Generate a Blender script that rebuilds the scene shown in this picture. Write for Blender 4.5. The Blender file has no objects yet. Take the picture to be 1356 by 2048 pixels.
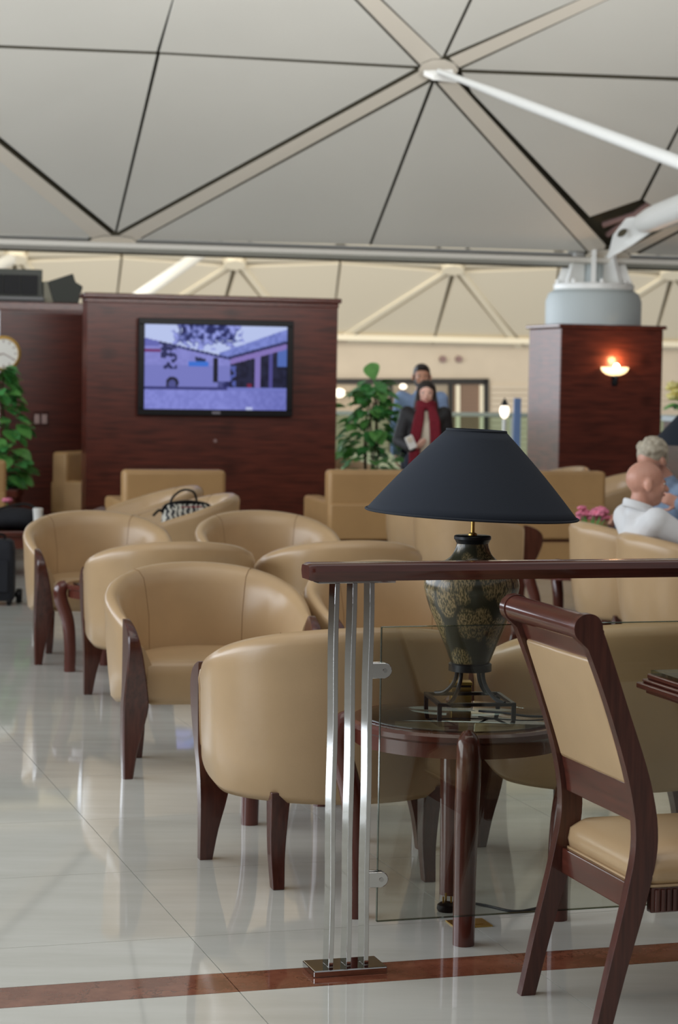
import bpy, bmesh, math, random
import numpy as np
from mathutils import Vector, Matrix

random.seed(7)
PI = math.pi
R = math.radians
scene = bpy.context.scene
COL = scene.collection

# ------------------------------------------------------------------ camera
CAM_H = 1.6
F_PX = 50.0 / 23.6 * 2048
cam_d = bpy.data.cameras.new('camera')
cam_d.lens = 50
cam_d.sensor_fit = 'VERTICAL'
cam_d.sensor_height = 23.6
cam_d.sensor_width = 15.6
cam_d.clip_end = 300
cam_d.dof.use_dof = True
cam_d.dof.focus_distance = 6.0
cam_d.dof.aperture_fstop = 3.6
cam = bpy.data.objects.new('camera', cam_d)
COL.objects.link(cam)
CAM_M = Matrix.Rotation(R(90 - 3.61), 4, 'X') @ Matrix.Rotation(R(0.92), 4, 'Z')
cam.matrix_world = Matrix.Translation((0, 0, CAM_H)) @ CAM_M
scene.camera = cam

# ------------------------------------------------------------------ world, light, exposure
scene.view_settings.view_transform = 'Standard'
scene.view_settings.look = 'None'
scene.view_settings.gamma = 1
scene.view_settings.use_curve_mapping = False
scene.view_settings.exposure = 0.0
w = bpy.data.worlds.new('daylight')
scene.world = w
w.use_nodes = True
bg = w.node_tree.nodes['Background']
bg.inputs[0].default_value = (0.93, 0.97, 1.0, 1)
bg.inputs[1].default_value = 0.38


def area_light(name, loc, target, sx, sy, power, color):
    d = bpy.data.lights.new(name, 'AREA')
    d.shape = 'RECTANGLE'
    d.size, d.size_y = sx, sy
    d.energy = power
    d.color = color
    o = bpy.data.objects.new(name, d)
    COL.objects.link(o)
    o.location = loc
    o.rotation_euler = (Vector(target) - Vector(loc)).to_track_quat('-Z', 'Y').to_euler()
    return o


# daylight through the glazed wall on the left of the lounge, skylights of both vaults
area_light('window_daylight', (-12.5, 22.0, 4.0), (0, 22.0, 1.6), 46, 7.0, 4800, (0.84, 0.91, 1.0))
area_light('skylight_near', (0.5, 6.0, 7.5), (0.5, 9.0, 0), 8, 6, 165, (1.0, 0.96, 0.88))
area_light('skylight_far', (2.0, 38.0, 7.0), (4.0, 56.0, 2.0), 26, 8, 3700, (1.0, 0.93, 0.80))

area_light('ceiling_fill', (1.5, 8.5, 3.5), (1.5, 10.2, 9.5), 8, 1.0, 2700, (0.98, 0.98, 0.96))  # unseen lamp added out of frame to brighten the ceiling

# ------------------------------------------------------------------ helpers
TH = R(15.0)
TF = R(17.0)


def uv(th):
    return Vector((math.cos(th), math.sin(th), 0)), Vector((-math.sin(th), math.cos(th), 0))


U, W_ = uv(TH)
UF, VF = uv(TF)


def ray(px, py):
    d = Vector(((px - 678) / F_PX, -(py - 1024) / F_PX, -1))
    return (CAM_M.to_3x3() @ d)


def at(px, py, Y):
    r = ray(px, py)
    t = Y / r.y
    return Vector((r.x * t, Y, CAM_H + r.z * t))


def on_z(px, py, z=0.0):
    r = ray(px, py)
    t = (z - CAM_H) / r.z
    return Vector((r.x * t, r.y * t, z))


def lin(c):
    c = c / 255.0
    return c / 12.92 if c <= 0.04045 else ((c + 0.055) / 1.055) ** 2.4


def rgb(r, g, b):
    return (lin(r), lin(g), lin(b), 1)


class MB:
    def __init__(s):
        s.v = []
        s.f = []

    def add(s, verts, faces):
        n = len(s.v)
        s.v += [tuple(p) for p in verts]
        s.f += [tuple(i + n for i in f) for f in faces]
        return s

    def box(s, c, size, rot=None):
        hx, hy, hz = size[0] / 2, size[1] / 2, size[2] / 2
        vs = [Vector((x, y, z)) for z in (-hz, hz) for y in (-hy, hy) for x in (-hx, hx)]
        if rot is not None:
            vs = [rot @ p for p in vs]
        vs = [p + Vector(c) for p in vs]
        return s.add(vs, [(0, 2, 3, 1), (4, 5, 7, 6), (0, 1, 5, 4), (2, 6, 7, 3), (0, 4, 6, 2), (1, 3, 7, 5)])

    def loft(s, rings, cap0=True, cap1=True, closed=True):
        n = len(rings[0])
        vs = [p for r_ in rings for p in r_]
        fs = []
        for i in range(len(rings) - 1):
            for j in range(n if closed else n - 1):
                k = (j + 1) % n
                fs.append((i * n + j, i * n + k, (i + 1) * n + k, (i + 1) * n + j))
        if cap0:
            fs.append(tuple(range(n - 1, -1, -1)))
        if cap1:
            fs.append(tuple((len(rings) - 1) * n + j for j in range(n)))
        return s.add(vs, fs)

    def lathe(s, prof, n=32, c=(0, 0, 0), cap=True):
        rings = []
        for r_, z in prof:
            rings.append([(c[0] + r_ * math.cos(2 * PI * k / n), c[1] + r_ * math.sin(2 * PI * k / n), c[2] + z) for k in range(n)])
        return s.loft(rings, cap, cap)

    def tube(s, path, rad, n=12, cap=True, flat=1.0, up=None):
        path = [Vector(p) for p in path]
        if not hasattr(rad, '__len__'):
            rad = [rad] * len(path)
        rings = []
        ref = Vector(up) if up is not None else None
        for i, p in enumerate(path):
            t = (path[min(i + 1, len(path) - 1)] - path[max(i - 1, 0)]).normalized()
            if ref is None:
                ref = t.orthogonal()
            a = (ref - t * ref.dot(t))
            if a.length < 1e-5:
                a = t.orthogonal()
            a.normalize()
            b = t.cross(a)
            if up is None:
                ref = a
            rings.append([p + a * (rad[i] * math.cos(2 * PI * k / n)) + b * (rad[i] * flat * math.sin(2 * PI * k / n)) for k in range(n)])
        return s.loft(rings, cap, cap)

    def ellipsoid(s, c, r_, rot=None, n=16, m=10):
        c = Vector(c)
        vs = []
        fs = []
        for i in range(1, m):
            ph = PI * i / m
            for k in range(n):
                a = 2 * PI * k / n
                p = Vector((r_[0] * math.sin(ph) * math.cos(a), r_[1] * math.sin(ph) * math.sin(a), r_[2] * math.cos(ph)))
                vs.append(c + (rot @ p if rot is not None else p))
        for p in (Vector((0, 0, r_[2])), Vector((0, 0, -r_[2]))):
            vs.append(c + (rot @ p if rot is not None else p))
        top, bot = len(vs) - 2, len(vs) - 1
        for i in range(m - 2):
            for k in range(n):
                j = (k + 1) % n
                fs.append((i * n + k, (i + 1) * n + k, (i + 1) * n + j, i * n + j))
        for k in range(n):
            j = (k + 1) % n
            fs.append((top, k, j))
            fs.append((bot, (m - 2) * n + j, (m - 2) * n + k))
        return s.add(vs, fs)

    def capsule(s, a, b, ra, rb, n=12):
        a, b = Vector(a), Vector(b)
        t = (b - a).normalized()
        L = (b - a).length
        path, rad = [], []
        for k in range(5):
            th = PI / 2 * (1 - k / 4.0)
            path.append(a - t * (ra * math.sin(th)))
            rad.append(max(1e-4, ra * math.cos(th)))
        for k in range(5):
            th = PI / 2 * (k / 4.0)
            path.append(b + t * (rb * math.sin(th)))
            rad.append(max(1e-4, rb * math.cos(th)))
        return s.tube(path, rad, n)

    def prism(s, poly, off):
        off = Vector(off)
        a = [Vector(p) for p in poly]
        return s.loft([a, [p + off for p in a]])

    def mesh(s, name, fix=True):
        me = bpy.data.meshes.new(name)
        me.from_pydata(s.v, [], s.f)
        me.validate()
        if fix:
            bm = bmesh.new()
            bm.from_mesh(me)
            bmesh.ops.recalc_face_normals(bm, faces=bm.faces)
            bm.to_mesh(me)
            bm.free()
        return me

    def build(s, name, mat, parent=None, smooth=40, bevel=0, segs=2, subsurf=0, loc=None, fix=True):
        me = s.mesh(name, fix)
        if smooth:
            for p in me.polygons:
                p.use_smooth = True
            me.set_sharp_from_angle(angle=R(smooth))
        if mat:
            me.materials.append(mat)
        return link(name, me, parent, bevel, segs, subsurf, loc)


def link(name, me, parent=None, bevel=0, segs=2, subsurf=0, loc=None):
    o = bpy.data.objects.new(name, me)
    COL.objects.link(o)
    if parent is not None:
        o.parent = parent
    if loc is not None:
        o.location = loc
    if bevel:
        m = o.modifiers.new('bevel', 'BEVEL')
        m.width = bevel
        m.segments = segs
        m.limit_method = 'ANGLE'
        m.angle_limit = R(40)
    if subsurf:
        m = o.modifiers.new('sub', 'SUBSURF')
        m.levels = m.render_levels = subsurf
    return o


def tag(o, label, cat, group=None):
    o['label'] = label
    o['category'] = cat
    if group:
        o['group'] = group
    return o


def thing(name, label, cat, loc=(0, 0, 0), rz=0.0, group=None):
    o = bpy.data.objects.new(name, None)
    o.empty_display_size = 0.1
    COL.objects.link(o)
    o.location = loc
    o.rotation_euler = (0, 0, rz)
    return tag(o, label, cat, group)


def struct(o):
    o['kind'] = 'structure'
    return o


def copy_tree(o, parent=None):
    c = o.copy()
    COL.objects.link(c)
    c.parent = parent
    for ch in list(o.children):
        copy_tree(ch, c)
    return c


def place_copy(proto, label, loc, rz, group, first=[None]):
    key = proto.name
    if 'used_up' not in proto:
        proto['used_up'] = 1
        o = proto
    else:
        o = copy_tree(proto)
        if 'used_up' in o:
            del o['used_up']
    o.location = (loc[0], loc[1], loc[2] if len(loc) > 2 else 0)
    o.rotation_euler = (0, 0, rz)
    o['label'] = label
    if group:
        o['group'] = group
    return o


def cr(pts, n):
    """Catmull-Rom through tuples, n samples per span"""
    pts = [np.array(p, float) for p in pts]
    out = []
    P_ = [2 * pts[0] - pts[1]] + pts + [2 * pts[-1] - pts[-2]]
    for i in range(1, len(P_) - 2):
        for k in range(n):
            t = k / n
            a, b, c, d = P_[i - 1], P_[i], P_[i + 1], P_[i + 2]
            out.append(0.5 * (2 * b + (c - a) * t + (2 * a - 5 * b + 4 * c - d) * t * t + (3 * b - a - 3 * c + d) * t ** 3))
    out.append(pts[-1])
    return [tuple(p) for p in out]


def interp(x, xs, ys):
    return float(np.interp(x, xs, ys))


# ------------------------------------------------------------------ materials
def new_mat(name):
    m = bpy.data.materials.new(name)
    m.use_nodes = True
    nt = m.node_tree
    b = nt.nodes['Principled BSDF']
    return m, nt, b


def pm(name, color, rough=0.5, metal=0.0, noise=0.0, nscale=20, bump=0.0, bscale=200, coat=0.0, stretch=None, spec=0.5):
    m, nt, b = new_mat(name)
    b.inputs['Base Color'].default_value = color
    b.inputs['Roughness'].default_value = rough
    b.inputs['Metallic'].default_value = metal
    b.inputs['Coat Weight'].default_value = coat
    b.inputs['Coat Roughness'].default_value = 0.08
    b.inputs['Specular IOR Level'].default_value = spec
    tc = nt.nodes.new('ShaderNodeTexCoord')
    src = tc.outputs['Object']
    if stretch:
        mp = nt.nodes.new('ShaderNodeMapping')
        mp.inputs['Scale'].default_value = stretch
        nt.links.new(src, mp.inputs[0])
        src = mp.outputs[0]
    if noise:
        n = nt.nodes.new('ShaderNodeTexNoise')
        n.inputs['Scale'].default_value = nscale
        n.inputs['Detail'].default_value = 6
        nt.links.new(src, n.inputs['Vector'])
        r_ = nt.nodes.new('ShaderNodeValToRGB')
        r_.color_ramp.elements[0].position = 0.3
        r_.color_ramp.elements[1].position = 0.7
        r_.color_ramp.elements[0].color = tuple(max(0, c * (1 - noise)) for c in color[:3]) + (1,)
        r_.color_ramp.elements[1].color = tuple(min(1, c * (1 + noise)) for c in color[:3]) + (1,)
        nt.links.new(n.outputs['Fac'], r_.inputs[0])
        nt.links.new(r_.outputs[0], b.inputs['Base Color'])
    if bump:
        n2 = nt.nodes.new('ShaderNodeTexNoise')
        n2.inputs['Scale'].default_value = bscale
        n2.inputs['Detail'].default_value = 3
        nt.links.new(src, n2.inputs['Vector'])
        bp = nt.nodes.new('ShaderNodeBump')
        bp.inputs['Strength'].default_value = bump
        bp.inputs['Distance'].default_value = 0.002
        nt.links.new(n2.outputs['Fac'], bp.inputs['Height'])
        nt.links.new(bp.outputs[0], b.inputs['Normal'])
    return m


def emit(name, color, strength):
    m, nt, b = new_mat(name)
    b.inputs['Base Color'].default_value = (0.8, 0.8, 0.8, 1)
    b.inputs['Emission Color'].default_value = color
    b.inputs['Emission Strength'].default_value = strength
    return m


def glass_mat(name, tint, ior=1.5, rough=0.0):
    m = bpy.data.materials.new(name)
    m.use_nodes = True
    nt = m.node_tree
    nt.nodes.clear()
    out = nt.nodes.new('ShaderNodeOutputMaterial')
    mix = nt.nodes.new('ShaderNodeMixShader')
    tr = nt.nodes.new('ShaderNodeBsdfTransparent')
    tr.inputs[0].default_value = tint
    gl = nt.nodes.new('ShaderNodeBsdfGlossy')
    gl.inputs['Roughness'].default_value = rough
    gl.inputs[0].default_value = (1, 1, 1, 1)
    fr = nt.nodes.new('ShaderNodeFresnel')
    fr.inputs[0].default_value = ior
    nt.links.new(fr.outputs[0], mix.inputs[0])
    nt.links.new(tr.outputs[0], mix.inputs[1])
    nt.links.new(gl.outputs[0], mix.inputs[2])
    nt.links.new(mix.outputs[0], out.inputs[0])
    return m


M = {}
M['leather'] = pm('tan_leather', rgb(188, 157, 118), 0.29, noise=0.05, nscale=6, bump=0.12, bscale=260, spec=0.5)
M['leather_box'] = pm('ochre_leather', rgb(190, 150, 100), 0.45, noise=0.05, nscale=5, bump=0.1, bscale=200)
M['seam'] = pm('seam_thread', rgb(150, 118, 82), 0.6)
M['wood'] = pm('mahogany', rgb(80, 40, 30), 0.26, noise=0.35, nscale=5, stretch=(14, 14, 1.2), coat=0.35)
M['wood_h'] = pm('mahogany_rail', rgb(84, 40, 30), 0.22, noise=0.3, nscale=5, stretch=(1.2, 14, 14), coat=0.4)
M['wood_light'] = pm('mahogany_lighter', rgb(94, 47, 37), 0.2, noise=0.2, nscale=4, coat=0.4)  # slightly lighter mahogany for tables and planter rims
M['chrome'] = pm('chrome', (0.70, 0.70, 0.69, 1), 0.05, 1.0)
M['chrome_dark'] = pm('chrome_plate', (0.55, 0.55, 0.54, 1), 0.08, 1.0)
M['brass'] = pm('brass', rgb(222, 186, 104), 0.3, 1.0)
M['black'] = pm('black_metal', rgb(24, 26, 30), 0.3, 0.3)
M['black_plastic'] = pm('black_plastic', rgb(14, 14, 16), 0.35, spec=0.25)
M['black_cloth'] = pm('black_nylon', rgb(26, 28, 36), 0.75, bump=0.4, bscale=300)
M['shade'] = pm('navy_shade', rgb(22, 30, 42), 0.85, noise=0.06, nscale=300, bump=0.2, bscale=500)
M['shade_in'] = pm('shade_lining', rgb(120, 118, 110), 0.9)
M['glass'] = glass_mat('clear_glass', (0.86, 0.87, 0.83, 1))
M['glass_edge'] = glass_mat('glass_edge_green', (0.52, 0.60, 0.55, 1))
M['glass_top'] = glass_mat('table_glass', (0.82, 0.9, 0.86, 1))
M['panel'] = pm('ceiling_panel', rgb(214, 212, 204), 0.55, noise=0.03, nscale=0.7)
M['rib'] = pm('ceiling_rib', rgb(222, 214, 200), 0.5)
M['gap'] = pm('dark_joint', rgb(70, 65, 50), 0.9)
M['beam'] = pm('edge_beam', rgb(206, 202, 192), 0.5)
M['white_paint'] = pm('white_steel', rgb(226, 226, 222), 0.35)
M['grey_paint'] = pm('column_grey', rgb(176, 184, 184), 0.5)
M['far_panel'] = pm('far_ceiling_panel', rgb(232, 222, 200), 0.6)
M['far_rib'] = pm('far_rib', rgb(240, 230, 206), 0.5)
M['back_wall'] = pm('beige_wall', rgb(206, 192, 172), 0.8, noise=0.03, nscale=2)
M['frame_black'] = pm('black_frame', rgb(36, 32, 30), 0.5)
M['leaf'] = pm('leaf_green', rgb(108, 172, 88), 0.4, noise=0.35, nscale=9)
M['leaf2'] = pm('leaf_deep_green', rgb(80, 152, 82), 0.35, noise=0.3, nscale=9)
M['stem'] = pm('stem_brown', rgb(70, 60, 36), 0.8)
M['soil'] = pm('soil', rgb(50, 36, 26), 0.95, bump=0.8, bscale=60)
M['skin'] = pm('skin', rgb(232, 184, 164), 0.5, noise=0.08, nscale=12)
M['skin_pink'] = pm('skin_rosy', rgb(206, 152, 130), 0.42, noise=0.14, nscale=9)
M['skin_tan'] = pm('skin_tan', rgb(206, 152, 126), 0.5, noise=0.06, nscale=12)
M['hair_dark'] = pm('dark_hair', rgb(38, 28, 24), 0.5, noise=0.3, nscale=40, bump=0.5, bscale=90)
M['hair_grey'] = pm('grey_hair', rgb(182, 172, 152), 0.7, noise=0.22, nscale=30, bump=1.0, bscale=60)
M['shirt_white'] = pm('white_cotton', rgb(224, 224, 224), 0.8, bump=0.4, bscale=30)
M['shirt_blue'] = pm('blue_cotton', rgb(142, 166, 206), 0.85, noise=0.08, nscale=14)
M['sweater'] = pm('blue_grey_knit', rgb(128, 146, 168), 0.9, noise=0.1, nscale=30)
M['jacket'] = pm('black_jacket', rgb(30, 28, 30), 0.6)
M['scarf'] = pm('burgundy_scarf', rgb(112, 18, 34), 0.9, noise=0.15, nscale=30, bump=0.5, bscale=80)
M['cream'] = pm('cream_knit', rgb(222, 212, 192), 0.85)
M['jeans'] = pm('dark_trousers', rgb(32, 38, 54), 0.85)
M['paper'] = pm('white_paper', rgb(236, 234, 228), 0.7)
M['pink'] = pm('pink_petal', rgb(220, 124, 150), 0.6, noise=0.35, nscale=30)
M['pale_petal'] = pm('pale_petal', rgb(236, 222, 140), 0.6, noise=0.2, nscale=20)
M['dial'] = pm('clock_dial', rgb(232, 230, 222), 0.5)
M['gold'] = pm('gold_rim', rgb(206, 164, 84), 0.3, 0.6)
M['plate'] = pm('grey_plate', rgb(140, 112, 108), 0.5)
M['speaker_grey'] = pm('speaker_grey', rgb(72, 74, 68), 0.6)
M['speaker_black'] = pm('speaker_grille', rgb(14, 14, 17), 0.7)
M['cable'] = pm('cable_black', rgb(22, 26, 34), 0.4)
M['eye_white'] = pm('eye_white', rgb(225, 220, 215), 0.3)
M['iris'] = pm('iris_dark', rgb(40, 28, 22), 0.2)
M['lip'] = pm('lips', rgb(168, 84, 80), 0.5)
M['bulb'] = emit('sconce_bowl_glow', (1.0, 0.72, 0.34, 1), 2.2)
M['bulb_hot'] = emit('sconce_bulb', (1.0, 0.86, 0.62, 1), 14)
M['globe'] = emit('warm_globe', (1.0, 0.86, 0.66, 1), 2.2)
M['blue_sign'] = pm('blue_banner', rgb(124, 152, 200), 0.6)
M['orange'] = pm('orange_thing', rgb(224, 140, 50), 0.6)


def floor_mat():
    m, nt, b = new_mat('polished_cream_marble')
    tc = nt.nodes.new('ShaderNodeTexCoord')
    mp = nt.nodes.new('ShaderNodeMapping')
    mp.inputs['Scale'].default_value = (1.6, 7, 1)
    nt.links.new(tc.outputs['Generated'], mp.inputs[0])
    geo = nt.nodes.new('ShaderNodeNewGeometry')
    mp2 = nt.nodes.new('ShaderNodeMapping')
    mp2.inputs['Rotation'].default_value = (0, 0, -TF)
    mp2.inputs['Scale'].default_value = (0.7, 3.2, 1)
    nt.links.new(geo.outputs['Position'], mp2.inputs[0])
    n = nt.nodes.new('ShaderNodeTexNoise')
    n.inputs['Scale'].default_value = 2.2
    n.inputs['Detail'].default_value = 7
    n.inputs['Roughness'].default_value = 0.6
    nt.links.new(mp2.outputs[0], n.inputs['Vector'])
    r_ = nt.nodes.new('ShaderNodeValToRGB')
    r_.color_ramp.elements[0].position = 0.25
    r_.color_ramp.elements[1].position = 0.75
    r_.color_ramp.elements[0].color = rgb(198, 197, 187)
    r_.color_ramp.elements[1].color = rgb(216, 216, 208)
    nt.links.new(n.outputs['Fac'], r_.inputs[0])
    nt.links.new(r_.outputs[0], b.inputs['Base Color'])
    b.inputs['Roughness'].default_value = 0.045
    b.inputs['IOR'].default_value = 1.55
    b.inputs['Specular IOR Level'].default_value = 0.62
    return m


def strip_mat():
    m, nt, b = new_mat('rust_marble')
    geo = nt.nodes.new('ShaderNodeNewGeometry')
    n = nt.nodes.new('ShaderNodeTexNoise')
    n.inputs['Scale'].default_value = 9
    n.inputs['Detail'].default_value = 9
    n.inputs['Roughness'].default_value = 0.65
    nt.links.new(geo.outputs['Position'], n.inputs['Vector'])
    r_ = nt.nodes.new('ShaderNodeValToRGB')
    r_.color_ramp.elements[0].position = 0.3
    r_.color_ramp.elements[1].position = 0.72
    r_.color_ramp.elements[0].color = rgb(106, 58, 42)
    r_.color_ramp.elements[1].color = rgb(150, 94, 72)
    nt.links.new(n.outputs['Fac'], r_.inputs[0])
    v = nt.nodes.new('ShaderNodeTexVoronoi')
    v.feature = 'DISTANCE_TO_EDGE'
    v.inputs['Scale'].default_value = 2.6
    n3 = nt.nodes.new('ShaderNodeMixRGB')
    n3.inputs[0].default_value = 0.25
    nt.links.new(geo.outputs['Position'], n3.inputs[1])
    nt.links.new(n.outputs['Color'], n3.inputs[2])
    nt.links.new(n3.outputs[0], v.inputs['Vector'])
    r2 = nt.nodes.new('ShaderNodeValToRGB')
    r2.color_ramp.elements[0].position = 0.0
    r2.color_ramp.elements[1].position = 0.012
    r2.color_ramp.elements[0].color = (0.45, 0.45, 0.45, 1)
    r2.color_ramp.elements[1].color = (1, 1, 1, 1)
    nt.links.new(v.outputs['Distance'], r2.inputs[0])
    mx = nt.nodes.new('ShaderNodeMixRGB')
    mx.blend_type = 'MULTIPLY'
    mx.inputs[0].default_value = 1
    nt.links.new(r_.outputs[0], mx.inputs[1])
    nt.links.new(r2.outputs[0], mx.inputs[2])
    nt.links.new(mx.outputs[0], b.inputs['Base Color'])
    b.inputs['Roughness'].default_value = 0.06
    return m


def burl_mat(name, c0, c1, rough=0.3):
    """mahogany veneer laid in squares, darker burl blotches where they meet"""
    m, nt, b = new_mat(name)
    tc = nt.nodes.new('ShaderNodeTexCoord')
    mp = nt.nodes.new('ShaderNodeMapping')
    mp.inputs['Scale'].default_value = (1.3, 1.3, 16)
    nt.links.new(tc.outputs['Object'], mp.inputs[0])
    n = nt.nodes.new('ShaderNodeTexNoise')
    n.inputs['Scale'].default_value = 2.5
    n.inputs['Detail'].default_value = 8
    nt.links.new(mp.outputs[0], n.inputs['Vector'])
    r_ = nt.nodes.new('ShaderNodeValToRGB')
    r_.color_ramp.elements[0].position = 0.3
    r_.color_ramp.elements[1].position = 0.7
    r_.color_ramp.elements[0].color = c0
    r_.color_ramp.elements[1].color = c1
    nt.links.new(n.outputs['Fac'], r_.inputs[0])
    v = nt.nodes.new('ShaderNodeTexVoronoi')
    v.inputs['Scale'].default_value = 2.9
    v.inputs['Randomness'].default_value = 0.25
    nt.links.new(tc.outputs['Object'], v.inputs['Vector'])
    r2 = nt.nodes.new('ShaderNodeValToRGB')
    r2.color_ramp.elements[0].position = 0.05
    r2.color_ramp.elements[1].position = 0.28
    r2.color_ramp.elements[0].color = (0.6, 0.6, 0.6, 1)
    r2.color_ramp.elements[1].color = (1, 1, 1, 1)
    nt.links.new(v.outputs['Distance'], r2.inputs[0])
    mx = nt.nodes.new('ShaderNodeMixRGB')
    mx.blend_type = 'MULTIPLY'
    mx.inputs[0].default_value = 1
    nt.links.new(r_.outputs[0], mx.inputs[1])
    nt.links.new(r2.outputs[0], mx.inputs[2])
    nt.links.new(mx.outputs[0], b.inputs['Base Color'])
    b.inputs['Roughness'].default_value = rough
    b.inputs['Coat Weight'].default_value = 0.05
    b.inputs['Specular IOR Level'].default_value = 0.38
    b.inputs['Coat Roughness'].default_value = 0.2
    return m


def vase_mat():
    """dark bronze glaze with scratchy gold flower clusters"""
    m, nt, b = new_mat('vase_glaze')
    tc = nt.nodes.new('ShaderNodeTexCoord')
    mp = nt.nodes.new('ShaderNodeMapping')
    mp.inputs['Scale'].default_value = (1, 1, 0.5)
    nt.links.new(tc.outputs['Object'], mp.inputs[0])
    v = nt.nodes.new('ShaderNodeTexVoronoi')
    v.inputs['Scale'].default_value = 17
    v.inputs['Randomness'].default_value = 0.75
    nt.links.new(mp.outputs[0], v.inputs['Vector'])
    n = nt.nodes.new('ShaderNodeTexNoise')
    n.inputs['Scale'].default_value = 26
    n.inputs['Detail'].default_value = 4
    nt.links.new(tc.outputs['Object'], n.inputs['Vector'])
    ad = nt.nodes.new('ShaderNodeMath')
    ad.operation = 'MULTIPLY_ADD'
    ad.inputs[1].default_value = 0.35
    nt.links.new(n.outputs['Fac'], ad.inputs[0])
    nt.links.new(v.outputs['Distance'], ad.inputs[2])
    r_ = nt.nodes.new('ShaderNodeValToRGB')
    r_.color_ramp.elements[0].position = 0.66
    r_.color_ramp.elements[1].position = 0.78
    r_.color_ramp.elements[0].color = (1, 1, 1, 1)
    r_.color_ramp.elements[1].color = (0, 0, 0, 1)
    nt.links.new(ad.outputs[0], r_.inputs[0])
    mp3 = nt.nodes.new('ShaderNodeMapping')
    mp3.inputs['Scale'].default_value = (1, 1, 0.35)
    mp3.inputs['Rotation'].default_value = (0.35, 0.35, 0)
    nt.links.new(tc.outputs['Object'], mp3.inputs[0])
    n2 = nt.nodes.new('ShaderNodeTexNoise')
    n2.inputs['Scale'].default_value = 230
    n2.inputs['Detail'].default_value = 2
    nt.links.new(mp3.outputs[0], n2.inputs['Vector'])
    r2 = nt.nodes.new('ShaderNodeValToRGB')
    r2.color_ramp.elements[0].position = 0.42
    r2.color_ramp.elements[1].position = 0.58
    r2.color_ramp.elements[0].color = rgb(78, 72, 50)
    r2.color_ramp.elements[1].color = rgb(150, 130, 92)
    nt.links.new(n2.outputs['Fac'], r2.inputs[0])
    mx = nt.nodes.new('ShaderNodeMixRGB')
    nt.links.new(r_.outputs[0], mx.inputs[0])
    mx.inputs[1].default_value = rgb(60, 58, 44)
    nt.links.new(r2.outputs[0], mx.inputs[2])
    nt.links.new(mx.outputs[0], b.inputs['Base Color'])
    b.inputs['Roughness'].default_value = 0.24
    return m


def stripes_mat():
    m, nt, b = new_mat('bag_zigzag_print')
    tc = nt.nodes.new('ShaderNodeTexCoord')
    wv = nt.nodes.new('ShaderNodeTexWave')
    wv.inputs['Scale'].default_value = 9
    wv.inputs['Distortion'].default_value = 6
    wv.inputs['Detail'].default_value = 1
    wv.inputs['Detail Scale'].default_value = 3
    nt.links.new(tc.outputs['Object'], wv.inputs['Vector'])
    r_ = nt.nodes.new('ShaderNodeValToRGB')
    r_.color_ramp.interpolation = 'CONSTANT'
    r_.color_ramp.elements[1].position = 0.5
    r_.color_ramp.elements[0].color = rgb(30, 32, 36)
    r_.color_ramp.elements[1].color = rgb(196, 192, 178)
    nt.links.new(wv.outputs['Fac'], r_.inputs[0])
    nt.links.new(r_.outputs[0], b.inputs['Base Color'])
    b.inputs['Roughness'].default_value = 0.5
    return m


M['floor'] = floor_mat()
M['strip'] = strip_mat()
M['burl'] = burl_mat('mahogany_veneer', rgb(64, 30, 23), rgb(102, 48, 36))
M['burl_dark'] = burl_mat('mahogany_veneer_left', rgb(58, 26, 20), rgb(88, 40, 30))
M['vase'] = vase_mat()
M['zigzag'] = stripes_mat()

# ------------------------------------------------------------------ floor
fl = MB()
fl.box((0, 0, -0.16), (46, 40, 0.3))
floor = fl.build('floor', pm('floor_bed', rgb(96, 90, 80), 0.4), smooth=0, loc=(0, 8, 0))
struct(floor)
TILE = 0.83
GAP = 0.0022
V_J = 5.93
U_J = 1.391
S0, S1 = 5.365, 5.545       # rust marble band


def floor_piece(name, u0, u1, v0, v1, mat, cache={}):
    key = (round(u1 - u0, 4), round(v1 - v0, 4), mat.name)
    if key not in cache:
        b = MB()
        b.box((0, 0, -0.005), (u1 - u0 - GAP, v1 - v0 - GAP, 0.01))
        me = b.mesh(name)
        me.materials.append(mat)
        cache[key] = me
    o = bpy.data.objects.new(name, cache[key])
    COL.objects.link(o)
    o.parent = floor
    c = UF * ((u0 + u1) / 2) + VF * ((v0 + v1) / 2)
    o.location = (c.x, c.y - 8, 0.0)
    o.rotation_euler = (0, 0, TF)
    return o


rows = [(S1, V_J)] + [(V_J + TILE * k, V_J + TILE * (k + 1)) for k in range(17)]
rows += [(S0 - TILE * (k + 1), S0 - TILE * k) for k in range(2)]
for (v0, v1) in rows:
    for i in range(-6, 8):
        floor_piece('floor_tile', U_J + i * TILE, U_J + (i + 1) * TILE, v0, v1, M['floor'])
for i in range(-6, 8):
    floor_piece('border_strip', U_J + i * TILE, U_J + (i + 1) * TILE, S0, S1, M['strip'])
# the rest of the marble floor, beyond where single tiles can be told apart
vt = rows[17][1]
ue0, ue1 = U_J - 6 * TILE, U_J + 8 * TILE
for (a, b_, c_, d_) in ((-14, 26, vt, 27.2), (-14, ue0, S0 - 2 * TILE, vt), (ue1, 26, S0 - 2 * TILE, vt), (-14, 26, -6, S0 - 2 * TILE)):
    floor_piece('floor_field', a, b_, c_, d_, M['floor'])

# ------------------------------------------------------------------ near vault ceiling
V0 = 21.3       # springing line of the near vault


def s_of(p):
    return V0 - (p.x * W_.x + p.y * W_.y)


def vault_z(s, off=0.0):
    return 2.80 + 0.655 * s - 0.012 * s * s + off


def on_vault(px, py, off=0.0):
    r = ray(px, py)
    t0, t1 = 8.0 / r.y, 26.0 / r.y
    f = lambda t: (CAM_H + r.z * t) - vault_z(s_of(Vector((r.x * t, r.y * t, 0))), off)
    for _ in range(50):
        tm = (t0 + t1) / 2
        if f(tm) < 0:
            t0 = tm
        else:
            t1 = tm
    return Vector((r.x * t0, r.y * t0, CAM_H + r.z * t0))


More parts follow.
